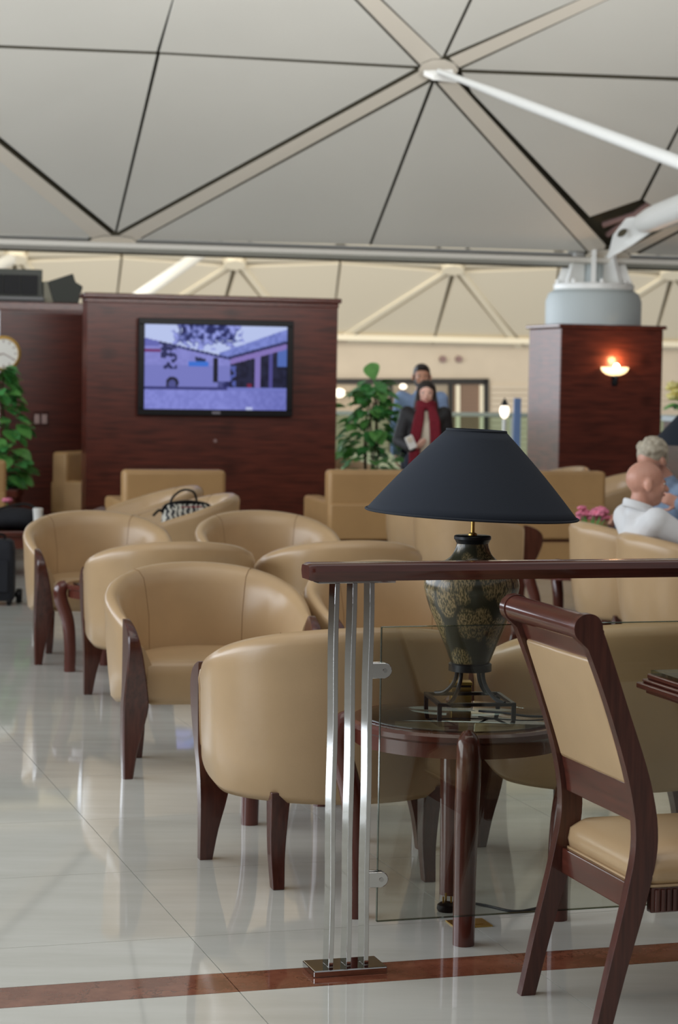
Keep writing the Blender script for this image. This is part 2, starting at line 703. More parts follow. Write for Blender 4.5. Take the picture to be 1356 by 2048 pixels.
NRM = (Vector((0, 0, 1)) + 0.6 * W_).normalized()      # outward normal of the shell
ceiling_o = MB()
rows_ = []
for k in range(13):
    s = -0.05 + 7.4 * k / 12
    rows_.append([U * uu + W_ * (V0 - s) + Vector((0, 0, vault_z(s, 0.16))) for uu in (-8, 20)])
for k in range(12):
    a, b_ = rows_[k], rows_[k + 1]
    ceiling_o.prism([a[0], a[1], b_[1], b_[0]], (0, 0, 0.1))
ceiling = struct(ceiling_o.build('ceiling', M['gap'], smooth=0))


def inset(poly, d):
    # move every edge of a pixel polygon inwards by d
    n = len(poly)
    area = sum(poly[i][0] * poly[(i + 1) % n][1] - poly[(i + 1) % n][0] * poly[i][1] for i in range(n))
    sg = 1 if area > 0 else -1
    out = []
    for i in range(n):
        p0, p1, p2 = Vector(poly[i - 1]), Vector(poly[i]), Vector(poly[(i + 1) % n])
        e1, e2 = (p1 - p0).normalized(), (p2 - p1).normalized()
        n1, n2 = Vector((-e1.y, e1.x)) * sg, Vector((-e2.y, e2.x)) * sg
        m_ = (n1 + n2) / max(0.35, 1 + n1.dot(n2))
        q_ = p1 + m_ * d
        out.append((q_.x, q_.y))
    return out


def cpanel(name, pix, mat, off=0.0, th=0.05):
    pts = [on_vault(x, y, off) for x, y in pix]
    b = MB()
    b.prism(pts, NRM * th)
    o = b.build(name, mat, ceiling, smooth=0)
    o.data.materials.append(M['gap'])        # edge faces painted dark, as if shaded inside the joints
    for f_ in o.data.polygons:
        if abs(f_.normal.dot(NRM)) < 0.6:
            f_.material_index = 1
    return o


panels = [
    [(-260, 112), (184, 474), (-260, 464)],
    [(-260, 86), (311, 109), (229, 460), (-260, 76 + 12)],
    [(-260, 78), (312, 102), (343, 0), (382, -130), (-260, -160)],
    [(321, 110), (828, 138), (236, 462)],
    [(321, 103), (834, 131), (707, 0), (590, -125), (389, -130), (349, 0)],
    [(284, 478), (860, 166), (737, 488)],
    [(869, 168), (1170, 502), (745, 489)],
    [(926, 147), (1460, 167), (1357, 248), (1279, 398), (1180, 432), (945, 184)],
    [(924, 138), (1460, 157), (1460, -110), (1214, 2)],
    [(894, 110), (946, 0), (990, -95), (1380, -95), (1150, 0)],
    [(884, 112), (768, 0), (678, -100), (982, -100), (937, 0)],
    [(1289, 400), (1361, 258), (1460, 178), (1460, 370), (1320, 420)],
    [(1279, 508), (1460, 414), (1460, 514)],
]
panels[1] = [(-260, 87), (311, 110), (229, 460), (-10, 264), (-260, 90)]
for p in panels:
    cpanel('ceiling_panel', inset(p, -1.4), M['panel'])
ribs = [
    [(233, 473), (842, 140), (858, 160), (272, 482), (244, 490)],
    [(874, 165), (908, 156), (1212, 490), (1204, 516), (1180, 508)],
    [(842, 132), (714, 0), (600, -125), (660, -125), (762, 0), (884, 116)],
    [(898, 116), (1156, 0), (1330, -80), (1380, -80), (1210, 2), (918, 136)],
    [(224, 470), (-260, 76), (-260, 108), (186, 478), (205, 490)],
    [(1238, 506), (1460, 388), (1460, 408), (1268, 508)],
]
for p in ribs:
    cpanel('ceiling_rib', inset(p, 0.6), M['rib'], -0.004, 0.06)
# node plates where the ribs meet
for cx, cy, rx, ry in ((877, 140, 40, 22), (225, 484, 48, 13), (1216, 512, 46, 13)):
    cpanel('rib_node', [(cx + rx * math.cos(2 * PI * k / 10), cy + ry * math.sin(2 * PI * k / 10)) for k in range(10)], M['rib'], -0.012, 0.06)
# edge beam along the springing line
bm_ = MB()
for lo, hi, dv0, dv1 in ((-0.03, 0.12, -0.16, 0.12),):
    prof = [(-0.20, 0.13), (-0.20, 0.085), (0.10, 0.055), (0.16, 0.075), (0.16, 0.20)]
    rings = []
    for uu in (-8, 20):
        rings.append([U * uu + W_ * (V0 + dv) + Vector((0, 0, 2.72 + dz)) for dv, dz in prof])
    bm_.loft(rings)
bm_.build('edge_beam', M['beam'], ceiling, smooth=0)
lp = MB()
lp.loft([[U * uu + W_ * (V0 + dv) + Vector((0, 0, 2.72 + dz)) for dv, dz in ((0.10, 0.035), (0.17, 0.055), (0.17, 0.075), (0.10, 0.055))] for uu in (-8, 20)])
lp.build('beam_dark_edge', M['gap'], ceiling, smooth=0)  # narrow dark strip along the lower edge of the beam
# dark gap behind the bracket on the column: duct pieces seen in the opening
for (x0, y0, x1, y1) in ((1205, 450, 1280, 425), (1215, 470, 1300, 405)):
    b = MB()
    b.tube([on_vault(x0, y0, 0.08), on_vault(x1, y1, 0.08)], 0.03, 8)
    b.build('hidden_pipe', M['plate'], ceiling)


def strut(name, p0, p1, r0, r1, mat, parent):
    p0, p1 = Vector(p0), Vector(p1)
    d = p1 - p0
    b = MB()
    b.tube([p0, p0 + d * 0.12, p0 + d * 0.22, p1], [r0 * 0.5, r0 * 0.75, r0, r1], 18)
    return b.build(name, mat, parent)


N3 = on_vault(877, 142, -0.1)
strut('roof_strut', N3, at(1640, 432, 15.2), 0.045, 0.062, M['white_paint'], ceiling)
pl = MB()
pa, pb, pc, pd = on_vault(846, 140, -0.06), on_vault(905, 138, -0.06), on_vault(915, 156, -0.12), on_vault(868, 150, -0.12)
pl.prism([pa, pb, pc, pd], (0, 0, -0.05))
pl.build('strut_pin_plate', M['white_paint'], ceiling, smooth=0, bevel=0.01)

# ------------------------------------------------------------------ far vault and back wall
VB = 57.3


def far_z(s, off=0):
    return 2.62 + 0.66 * s - 0.012 * s * s + off


def on_far(px, py, off=0.0):
    r = ray(px, py)
    t0, t1 = 30.0 / r.y, 75.0 / r.y
    f = lambda t: (CAM_H + r.z * t) - far_z(VB - (r.x * t * W_.x + r.y * t * W_.y), off)
    # going away the ray rises and the vault falls: negative before, positive after
    for _ in range(50):
        tm = (t0 + t1) / 2
        if f(tm) < 0:
            t0 = tm
        else:
            t1 = tm
    return Vector((r.x * t0, r.y * t0, CAM_H + r.z * t0))


fc = MB()
rows_ = []
for k in range(13):
    s = 11.0 * k / 12
    rows_.append([U * uu + W_ * (VB - s) + Vector((0, 0, far_z(s, 0.3))) for uu in (-20, 50)])
for k in range(12):
    a, b_ = rows_[k], rows_[k + 1]
    fc.prism([a[0], a[1], b_[1], b_[0]], (0, 0, 0.1))
far_ceiling = struct(fc.build('ceiling_far', pm('far_joint', rgb(170, 158, 128), 0.9), smooth=0))


def fpanel(name, pix, mat, off=0.0, th=0.12):
    b = MB()
    b.prism([on_far(x, y, off) for x, y in pix], NRM * th)
    return b.build(name, mat, far_ceiling, smooth=0)


PX = 437.0
for k in range(-2, 4):
    ox = 470 + PX * k
    oy = 531 + 0.024 * (ox - 470)
    q = lambda x, y: (ox + x, oy + y + 0.024 * x)
    # downward pointing and upward pointing triangles around the node at (ox, oy)
    fpanel('far_panel', [q(4, 8), q(122, 150), q(-40, 150)], M['far_panel'])
    fpanel('far_panel', [q(-6, 8), q(-44, 150), q(-214, 150), q(-212, 145)], M['far_panel'])
    fpanel('far_panel', [q(20, 4), q(208, -8), q(190, 150), q(172, 150), q(146, 150)], M['far_panel'])
    fpanel('far_panel', [q(-16, 4), q(-224, -8), q(-244, 145), q(-236, 140)], M['far_panel'])
    fpanel('far_panel', [q(20, -6), q(206, -14), q(190, -110), q(60, -110)], M['far_panel'])
    fpanel('far_panel', [q(-20, -6), q(-224, -14), q(-190, -110), q(-60, -110)], M['far_panel'])
    fpanel('far_panel', [q(12, -14), q(50, -110), q(-50, -110), q(-12, -14)], M['far_panel'])
    fpanel('far_rib', [q(6, 2), q(16, -2), q(142, 154), q(126, 154)], M['far_rib'], -0.05, 0.15)
    fpanel('far_rib', [q(-6, 3), q(-9, -3), q(-230, 141), q(-218, 145)], M['far_rib'], -0.05, 0.15)
    fpanel('far_node', [q(22 * math.cos(2 * PI * j / 8), 10 * math.sin(2 * PI * j / 8)) for j in range(8)], M['far_rib'], -0.2, 0.25)
for (x0, y0, x1, y1) in ((400, 508, 268, 600), (20, 520, -70, 560)):
    b = MB()
    b.tube([at(x0, y0, 48), at(x1, y1, 44)], 0.13, 12)
    b.build('far_strut', M['white_paint'], far_ceiling)

# back wall with its glazed shop front
bw = MB()
c0 = W_ * (VB + 0.2)
bw.prism([U * -20 + c0 + Vector((0, 0, -7)), U * 50 + c0 + Vector((0, 0, -7)), U * 50 + c0 + Vector((0, 0, 3.2)), U * -20 + c0 + Vector((0, 0, 3.2))], W_ * 0.3)
wall_back = struct(bw.build('wall_back', M['back_wall'], smooth=0))
tm = MB()
tm.prism([U * -20 + W_ * (VB - 0.3) + Vector((0, 0, 2.55)), U * 50 + W_ * (VB - 0.3) + Vector((0, 0, 2.55)), U * 50 + W_ * (VB - 0.3) + Vector((0, 0, 2.70)), U * -20 + W_ * (VB - 0.3) + Vector((0, 0, 2.70))], W_ * 0.5)
struct(tm.build('trim_1', M['far_rib'], smooth=0))


def on_back(px, py, dv=0.0):
    r = ray(px, py)
    t = (VB + 0.2 - dv) / (r.x * W_.x + r.y * W_.y)
    return Vector((r.x * t, r.y * t, CAM_H + r.z * t))


def back_rect(b, x0, y0, x1, y1, dv, th):
    b.prism([on_back(x0, y0, dv), on_back(x1, y0, dv), on_back(x1, y1, dv), on_back(x0, y1, dv)], W_ * th)
    return b


win = MB()
back_rect(win, 560, 757, 978, 768, 0.12, 0.1)
back_rect(win, 968, 757, 978, 905, 0.12, 0.1)
back_rect(win, 898, 768, 906, 905, 0.12, 0.1)
back_rect(win, 780, 768, 785, 905, 0.12, 0.1)
window_1 = struct(win.build('window_1', M['frame_black'], smooth=0))
for (x0, x1, c) in ((560, 779, rgb(176, 160, 138)), (786, 897, rgb(170, 156, 136)), (907, 967, rgb(150, 124, 104))):
    b = back_rect(MB(), x0, 768, x1, 905, 0.03, 0.02)
    b.build('pane', pm('pane_%d' % x0, c, 0.12, noise=0.2, nscale=0.6), window_1, smooth=0)
for x in (912, 960):
    back_rect(MB(), x, 770, x + 8, 905, 0.08, 0.05).build('mullion', M['far_rib'], window_1, smooth=0)
for y in range(772, 900, 8):
    back_rect(MB(), 922, y, 956, y + 4, 0.07, 0.04).build('blind_slat', pm('slat_%d' % y, rgb(128, 104, 88), 0.7) if y == 772 else bpy.data.materials['slat_772'], window_1, smooth=0)
for y in range(770, 905, 11):
    b = back_rect(MB(), 982, y, 1400, y + 9, 0.05, 0.05)
    b.build('cladding_board', M['back_wall'], wall_back, smooth=0)
for x in (884, 916):
    b = MB()
    c = on_back(x, 718, 0.02)
    b.tube([c, c - W_ * 0.12], 0.09, 16)
    tag(b.build('wall_speaker', M['plate']), 'small round grey fitting high on the beige far wall, %s of two' % ('left' if x == 884 else 'right'), 'wall fitting', 'round fittings on the far wall')
for x, y, lab in ((678, 786, 'glowing warm wall lamp beside the edge of the television partition'), (806, 773, 'small glowing wall lamp above the shoulder of the man in blue')):
    t = thing('wall_lamp', lab, 'lamp', on_back(x, y, 0.35), 0, 'warm lamps on the far wall')
    MB().ellipsoid((0, 0, 0), (0.17, 0.14, 0.12) if x == 678 else (0.1, 0.09, 0.07)).build('globe', M['globe'], t)
    b = MB()
    b.tube([(0, 0, 0), W_ * 0.35], 0.025, 8)
    b.build('bracket', M['brass'], t)

# unseen low wall added on the left to block window glare on the floor
lw = MB()
lw.box((-6.2, 14.5, 0.6), (0.25, 17, 1.2))
struct(lw.build('wall_glare_blocker', M['burl'], smooth=0, bevel=0.01))
# wall that closes the lounge on the right, out of view
wr = MB()
wr.prism([Vector((10.5, -9, -0.02)), Vector((10.5, 26, -0.02)), Vector((10.5, 26, 6)), Vector((10.5, -9, 6))], (0.2, 0, 0))
struct(wr.build('wall_right', M['burl'], smooth=0))

wf = MB()
wf.box((2, -8.0, 2.9), (18, 0.2, 5.8))
struct(wf.build('wall_front', M['burl'], smooth=0))

# ------------------------------------------------------------------ television partition
TVO = Vector((-2.224, 19.0, 0))


def tvp(uu, vv, z):
    return TVO + U * uu + W_ * vv + Vector((0, 0, z))


RZ = Matrix.Rotation(TH, 3, 'Z')


def obox(b, origin, u0, u1, v0, v1, z0, z1):
    c = origin + U * ((u0 + u1) / 2) + W_ * ((v0 + v1) / 2)
    return b.box((c.x, c.y, (z0 + z1) / 2), (abs(u1 - u0), abs(v1 - v0), abs(z1 - z0)), RZ)


TVW = 2.262
wall_tv = struct(obox(MB(), TVO, 0, TVW, 0, 0.27, 0, 2.24).build('wall_television', M['burl'], smooth=0))
obox(MB(), TVO, -0.03, TVW + 0.03, -0.03, 0.30, 2.24, 2.285).build('cap_moulding', M['wood_h'], wall_tv, smooth=0, bevel=0.012)
obox(MB(), TVO, -0.008, TVW + 0.008, -0.012, 0.28, 2.20, 2.24).build('cap_bead', M['wood_h'], wall_tv, smooth=0, bevel=0.008)
obox(MB(), TVO, -0.012, TVW + 0.012, -0.012, 0.28, 0, 0.12).build('skirting', M['wood_h'], wall_tv, smooth=0, bevel=0.006)
c = tvp(1.15, -0.004, 1.0)
b = MB()
b.tube([c, c - W_ * 0.012], 0.016, 12)
b.build('socket_button', M['plate'], wall_tv)


def tv_pixel(x, y, rnd):
    """colour of the television picture, x right, y down, 0..1"""
    n = rnd
    sky = np.array([214, 228, 255.])
    c = sky
    if y < 0.17 + 0.12 * n and 0.26 - 0.08 * n < x < 0.62 + 0.08 * n:
        c = np.array([96, 106, 168.]) + (n - 0.5) * 150
    # pergola on the right
    ytop = 0.30 - (x - 0.56) * 0.62
    if x > 0.52 and y > ytop and y < 0.75:
        c = np.array([132, 146, 214.]) + (n - 0.5) * 24
        y1 = 0.36 - (x - 0.6) * 0.48
        if y > y1:
            c = np.array([40, 44, 92.])
        if y > y1 + 0.035:
            c = np.array([150, 130, 196.])
        if y > y1 + 0.10:
            c = np.array([22, 24, 52.]) + (n - 0.5) * 22
            if 0.775 < x < 0.812:
                c = np.array([146, 132, 198.])
            if 0.872 < x < 0.898:
                c = np.array([88, 84, 150.])
            if x > 0.93 and y < 0.48:
                c = np.array([90, 120, 190.])
            if 0.72 < x < 0.755 and 0.69 < y < 0.735:
                c = np.array([130, 30, 60.])
    # coach
    yr = 0.16 + x * 0.36
    if x < 0.6 and y > yr and y < 0.75:
        c = np.array([150, 152, 218.]) + (n - 0.5) * 10
        if y < yr + 0.03:
            c = np.array([52, 56, 108.])
        if y > 0.48:
            c = np.array([136, 140, 206.])
        if 0.352 < x < 0.43 and 0.37 + (x - 0.35) * 0.4 < y < 0.42 + (x - 0.35) * 0.4:
            c = np.array([34, 40, 80.])
        if 0.305 < x < 0.445 and 0.435 < y < 0.49:
            c = np.array([64, 128, 224.])
        if 0.478 < x < 0.516 and 0.385 < y < 0.68:
            c = np.array([16, 16, 36.])
        if 0.516 < x and y > 0.66:
            c = np.array([60, 64, 120.]) + (n - 0.5) * 60
        if x < 0.115 and 0.285 < y < 0.325:
            c = np.array([126, 50, 110.])
        if x < 0.10 and y < 0.26:
            c = np.array([112, 116, 190.])
        if 0.115 < x < 0.225 and y < 0.52 and n > 0.38:
            c = np.array([38, 42, 92.])
        if (x - 0.195) ** 2 / 0.0019 + (y - 0.69) ** 2 / 0.0060 < 1 and y < 0.75:
            c = np.array([20, 20, 40.])
            if (x - 0.195) ** 2 / 0.0007 + (y - 0.70) ** 2 / 0.0022 < 1:
                c = np.array([88, 92, 150.])
    if 0.6 < x < 0.64 and 0.48 < y < 0.74 and n > 0.4:
        c = np.array([90, 104, 176.])
    if 0.735 < y < 0.77:
        c = np.array([60, 62, 122.]) if x < 0.58 else np.array([128, 136, 206.])
    if y >= 0.765:
        c = np.array([146, 152, 222.]) - max(0, x - 0.55) * 50 + (n - 0.5) * 14
        if 0.71 < x < 0.76 and y > 0.97:
            c = np.array([210, 220, 250.])
    return np.clip(c, 0, 255)


t = thing('television', 'wide black-framed television showing a parked coach on the wood partition', 'television', tvp(0, 0, 0), TH)
TU0, TU1, TZ0, TZ1 = 0.442, 1.837, 1.222, 2.075
bz = 0.055
b = MB()
b.box(((TU0 + TU1) / 2, -0.03, (TZ0 + TZ1) / 2), (TU1 - TU0 - 0.02, 0.05, TZ1 - TZ0 - 0.02))
b.build('housing', M['black_plastic'], t, smooth=0, bevel=0.006)
for (a0, a1, z0, z1) in ((TU0, TU1, TZ1 - bz, TZ1), (TU0, TU1, TZ0, TZ0 + bz), (TU0, TU0 + bz, TZ0 + bz, TZ1 - bz), (TU1 - bz, TU1, TZ0 + bz, TZ1 - bz)):
    b = MB()
    b.box(((a0 + a1) / 2, -0.055, (z0 + z1) / 2), (a1 - a0, 0.05, z1 - z0))
    b.build('bezel', M['black_plastic'], t, smooth=0, bevel=0.005)
b = MB()
b.box((1.14, -0.082, TZ0 + 0.028), (0.075, 0.006, 0.022))
b.build('badge', pm('badge_grey', rgb(120, 116, 124), 0.4), t, smooth=0)
NX, NY = 150, 86
rnd = np.random.RandomState(3)
noise = rnd.rand(NY // 3 + 3, NX // 3 + 3)


def snoise(y, x):
    i, j = int(y), int(x)
    fy, fx = y - i, x - j
    v = (noise[i, j] * (1 - fy) + noise[i + 1, j] * fy) * (1 - fx) + (noise[i, j + 1] * (1 - fy) + noise[i + 1, j + 1] * fy) * fx
    return min(1, max(0, 0.5 + (v - 0.5) * 1.8))


vs, fs, cols = [], [], []
sx0, sx1, sz0, sz1 = TU0 + bz, TU1 - bz, TZ0 + bz, TZ1 - bz
for j in range(NY + 1):
    for i in range(NX + 1):
        vs.append((sx0 + (sx1 - sx0) * i / NX, -0.058, sz1 - (sz1 - sz0) * j / NY))
for j in range(NY):
    for i in range(NX):
        a = j * (NX + 1) + i
        fs.append((a, a + NX + 1, a + NX + 2, a + 1))
        nn = snoise(j / 3.0, i / 3.0)
        cc = tv_pixel((i + 0.5) / NX, (j + 0.5) / NY, nn)
        cols.append([lin(v) for v in cc * np.array([0.93, 0.93, 1.0])] + [1.0])
me = bpy.data.meshes.new('screen')
me.from_pydata(vs, [], fs)
at_ = me.attributes.new('picture', 'FLOAT_COLOR', 'FACE')
at_.data.foreach_set('color', np.array(cols, dtype=np.float32).ravel())
sm, nt, pb_ = new_mat('television_picture')
an = nt.nodes.new('ShaderNodeAttribute')
an.attribute_name = 'picture'
pb_.inputs['Base Color'].default_value = (0.01, 0.01, 0.012, 1)
pb_.inputs['Roughness'].default_value = 0.35
pb_.inputs['Specular IOR Level'].default_value = 0.15
nt.links.new(an.outputs['Color'], pb_.inputs['Emission Color'])
pb_.inputs['Emission Strength'].default_value = 0.8
me.materials.append(sm)
link('screen', me, t)

# ------------------------------------------------------------------ left wood wall with clock
LWO = U * -2.5 + W_ * 20.6
wall_left = struct(obox(MB(), LWO, 0, 4.66, 0, 0.2, 0, 2.16).build('wall_left', M['burl_dark'], smooth=0))
obox(MB(), LWO, 0, 6.2, -0.03, 0.22, 2.16, 2.24).build('cap_moulding', M['wood_h'], wall_left, smooth=0, bevel=0.01)
obox(MB(), LWO, 4.69, 6.2, -0.02, 0.2, 0, 2.16).build('wood_panel', M['burl_dark'], wall_left, smooth=0)


def on_left(px, py, dv=0.0):
    r = ray(px, py)
    t = (20.6 - dv) / (r.x * W_.x + r.y * W_.y)
    return Vector((r.x * t, r.y * t, CAM_H + r.z * t))


# groove where the panels meet, placed so the seam is real
t = thing('wall_clock', 'round white wall clock with gold rim on the left wood wall', 'clock', on_left(6, 707, 0.0), TH)
RX90 = Matrix.Rotation(R(90), 4, 'X')
b = MB()
b.lathe([(0.0001, 0.0), (0.165, 0.0), (0.165, 0.03), (0.14, 0.045), (0.136, 0.03), (0.0001, 0.03)], 40, cap=False)
o = b.build('rim', M['gold'], t)
o.rotation_euler = (R(90), 0, 0)
b = MB()
b.lathe([(0.0001, 0.031), (0.138, 0.031), (0.138, 0.034), (0.0001, 0.034)], 40, cap=False)
o = b.build('dial', M['dial'], t)
o.rotation_euler = (R(90), 0, 0)
for k in range(12):
    a = k * PI / 6
    b = MB()
    b.box((0.115 * math.sin(a), -0.036, 0.115 * math.cos(a)), (0.008, 0.003, 0.026), Matrix.Rotation(a, 3, 'Y'))
    b.build('hour_mark', M['plate'], t, smooth=0)
for a, L, wd in ((R(255), 0.075, 0.009), (R(120), 0.105, 0.006)):
    b = MB()
    b.box((L / 2 * math.sin(a), -0.040, L / 2 * math.cos(a)), (wd, 0.003, L), Matrix.Rotation(a, 3, 'Y'))
    b.build('hand', M['plate'], t, smooth=0)
t = thing('control_plate', 'small square greyish control plate on the left wood wall', 'wall plate', on_left(81, 838), TH)
MB().box((0, -0.01, 0), (0.165, 0.02, 0.155)).build('face_plate', M['plate'], t, smooth=0, bevel=0.006)
for k in (-1, 1):
    MB().box((k * 0.035, -0.024, 0), (0.05, 0.01, 0.09)).build('button', pm('plate_button', rgb(160, 134, 128), 0.5), t, smooth=0, bevel=0.004)

# speakers above the wall
t = thing('wall_speaker_box', 'wide dark grey speaker box with black grille on top of left wall', 'speaker', on_left(22, 598, 0.0) * 1.0, TH)
zt = t.location.z
t.location.z = 2.24
MB().box((-0.05, 0.1, 0.035), (0.72, 0.2, 0.03)).build('bottom_lip', pm('speaker_lip', rgb(112, 112, 112), 0.5), t, smooth=0, bevel=0.006)
MB().box((-0.05, 0.11, 0.01), (0.74, 0.18, 0.02)).build('foot', M['black_plastic'], t, smooth=0)
MB().box((-0.05, 0.12, 0.18), (0.70, 0.16, 0.26)).build('body', M['speaker_grey'], t, smooth=0, bevel=0.008)
for k in range(4):
    MB().box((-0.32 + 0.165 * k, 0.03, 0.162), (0.155, 0.03, 0.185)).build('grille', M['speaker_black'], t, smooth=0)
t = thing('tilted_loudspeaker', 'charcoal loudspeaker tilted sideways above the left wall corner', 'speaker', on_left(130, 602, 0.0), TH)
t.location.z = 2.24
b = MB()
b.prism([(-0.10, 0, 0.0), (0.13, 0, 0.0), (0.17, 0, 0.16), (0.10, 0, 0.2), (0.075, 0, 0.28), (-0.155, 0, 0.20)], (0, 0.2, 0))
b.build('cabinet', pm('charcoal', rgb(52, 54, 48), 0.7), t, smooth=0, bevel=0.008)
b = MB()
b.prism([(-0.19, 0.04, 0.0), (-0.10, 0.04, 0.0), (-0.16, 0.04, 0.2), (-0.20, 0.04, 0.2)], (0, 0.14, 0))
b.build('side_panel', pm('speaker_side', rgb(128, 124, 108), 0.7), t, smooth=0, bevel=0.004)

# ------------------------------------------------------------------ column with wood cladding and sconce
PF = at(1119, 800, 22.2)
PF.z = 0
PWD, PDP, PH = 1.125, 0.95, 2.12
col = struct(obox(MB(), PF, 0, PWD, 0, PDP, 0, PH).build('wall_column', M['burl'], smooth=0, bevel=0.01))
obox(MB(), PF, -0.03, PWD + 0.03, -0.03, PDP + 0.03, PH, PH + 0.04).build('cap_moulding', M['wood_h'], col, smooth=0, bevel=0.012)
obox(MB(), PF, -0.012, PWD + 0.012, -0.012, PDP + 0.012, 0, 0.12).build('skirting', M['wood_h'], col, smooth=0, bevel=0.006)
cc = PF + U * (PWD / 2 - 0.03) + W_ * (PDP / 2)
t = struct(MB().lathe([(0.50, 0), (0.50, 0.26), (0.47, 0.34), (0.415, 0.375)], 48, (cc.x, cc.y, PH + 0.03)).build('column_drum', M['grey_paint'], smooth=30))
t['label'] = 'pale grey round steel drum rising out of the wood clad column'
b = MB()
b.lathe([(0.405, 0.37), (0.42, 0.385), (0.42, 0.43), (0.405, 0.445)], 48, (cc.x, cc.y, PH + 0.03))
b.build('flange', M['white_paint'], t)
for k in range(8):
    a = TH + PI / 8 + k * PI / 4
    d = Vector((math.cos(a), math.sin(a), 0))
    b = MB()
    p0 = cc + d * 0.40
    p1 = cc + d * 0.16
    sd = Vector((-d.y, d.x, 0)) * 0.025
    b.prism([p0 - sd + Vector((0, 0, PH + 0.46)), p1 - sd + Vector((0, 0, PH + 0.46)), p1 - sd + Vector((0, 0, 2.95)), cc + d * 0.27 - sd + Vector((0, 0, 2.95))], sd * 2)
    b.build('bracket_fin', M['white_paint'], t, smooth=0)
    b = MB()
    b.tube([cc + d * 0.37 + Vector((-d.y, d.x, 0)) * 0.09 + Vector((0, 0, PH + 0.46)), cc + d * 0.37 + Vector((-d.y, d.x, 0)) * 0.09 + Vector((0, 0, PH + 0.51))], 0.025, 6)
    b.build('bolt', M['white_paint'], t)
b = MB()
b.lathe([(0.15, 0.44), (0.13, 0.75)], 20, (cc.x, cc.y, PH + 0.03))
b.build('bearing', M['grey_paint'], t)
# pin bracket and big tie rod rising to the right
pz = on_vault(1236, 500, -0.12)
dirr = (at(1560, 330, 18.5) - at(1262, 462, 20.6))
b = MB()
pA = [at(1214, 520, 21.2), at(1226, 470, 20.9), at(1252, 436, 20.6), at(1300, 428, 20.3), at(1316, 456, 20.3), at(1262, 492, 20.6)]
b.prism(pA, W_ * 0.08 + U * 0.03)
b.build('pin_bracket', M['white_paint'], ceiling, smooth=0, bevel=0.015)
b = MB()
pcn = at(1242, 466, 20.68)
b.tube([pcn - W_ * 0.05, pcn - W_ * 0.01], 0.05, 14, flat=0.55)
b.build('pin', M['gap'], ceiling)
b = MB()
p0, p1 = at(1285, 446, 20.45), at(1700, 290, 17.0)
dd = p1 - p0
b.tube([p0, p0 + dd * 0.05, p0 + dd * 0.1, p1], [0.09, 0.115, 0.125, 0.15], 20)
b.build('tie_rod', M['white_paint'], ceiling)

# sconce on the column
sc = at(1229, 735, 22.25)
r = ray(1229, 735)
tt = (PF.x * W_.x + PF.y * W_.y - 0.005) / (r.x * W_.x + r.y * W_.y)
sc = Vector((r.x * tt, r.y * tt, CAM_H + r.z * tt))
t = thing('wall_sconce', 'lit shell-shaped wall sconce glowing on the wood clad column', 'lamp', sc, TH)
b = MB()
n = 18
rings = []
for k in range(7):
    ph = PI / 2 * k / 6
    rr, z = 0.145 * math.sin(ph) + 0.004, -0.085 * math.cos(ph)
    rings.append([(rr * math.cos(PI + PI * j / n), 0.8 * rr * math.sin(PI + PI * j / n), z) for j in range(n + 1)])
rings2 = [[(x * 0.93, y * 0.93, z * 0.9 + 0.002) for x, y, z in q_] for q_ in rings]
b.loft(rings + rings2[::-1], closed=False, cap0=False, cap1=False)
b.build('glass_bowl', M['bulb'], t)
MB().ellipsoid((0.0, -0.05, 0.0), (0.032, 0.032, 0.04)).build('bulb', M['bulb_hot'], t)
b = MB()
b.tube([(0, -0.03, -0.16), (0, -0.06, -0.12), (0, -0.05, -0.085)], [0.025, 0.016, 0.02], 10)
b.box((0, -0.008, -0.13), (0.06, 0.016, 0.12))
b.build('bracket', M['black'], t)
ld = bpy.data.lights.new('sconce_light', 'POINT')
ld.energy = 6
ld.color = (1.0, 0.55, 0.25)
ld.shadow_soft_size = 0.04
lo = bpy.data.objects.new('sconce_light', ld)
COL.objects.link(lo)
lo.parent = t
lo.location = (0, -0.07, 0.07)

# ------------------------------------------------------------------ glass balustrade at the edge of the floor
bo = U * 4.0 + W_ * 25.8
t = thing('glass_balustrade', 'green-tinted glass balustrade with pale handrail at the floor edge', 'balustrade', (bo.x, bo.y, 0), TH)
for k in range(7):
    MB().box((k * 1.3 + 0.6, 0, 0.58), (1.26, 0.015, 1.06)).build('glass_pane', glass_mat('balustrade_glass_%d' % k, (0.72, 0.82, 0.76, 1)) if k == 0 else bpy.data.materials['balustrade_glass_0'], t, smooth=0)
    MB().box((k * 1.3 - 0.05, 0, 0.55), (0.035, 0.05, 1.1)).build('post', M['white_paint'], t, smooth=0)
MB().box((4.4, 0, 1.135), (9.2, 0.07, 0.05)).build('handrail', pm('handrail_pale', rgb(196, 206, 190), 0.4), t, smooth=0, bevel=0.01)
MB().box((4.4, 0, 0.03), (9.2, 0.09, 0.06)).build('base_rail', M['grey_paint'], t, smooth=0)
g = at(1009, 822, 25.0)
t = thing('post_lamp', 'glowing globe lamp on a slim white post by the balustrade', 'lamp', (g.x, g.y, 0))
MB().lathe([(0.12, 0), (0.12, 0.02), (0.02, 0.03), (0.02, g.z - 0.09)], 16).build('post', M['white_paint'], t)
MB().ellipsoid((0, 0, g.z), (0.055, 0.055, 0.085)).build('globe', M['globe'], t)
MB().lathe([(0.05, g.z + 0.06), (0.02, g.z + 0.12), (0.005, g.z + 0.15)], 14).build('cap', M['black'], t)
g = at(1034, 840, 26.5)
t = thing('banner', 'narrow blue banner stand left of the wood clad column', 'banner', (g.x + 0.05, g.y + 0.6, 0), TH)
MB().box((0, 0, 0.70), (0.09, 0.02, 1.3)).build('sheet', M['blue_sign'], t, smooth=0)
MB().box((0, 0, 0.025), (0.26, 0.2, 0.05)).build('foot', M['grey_paint'], t, smooth=0, bevel=0.008)


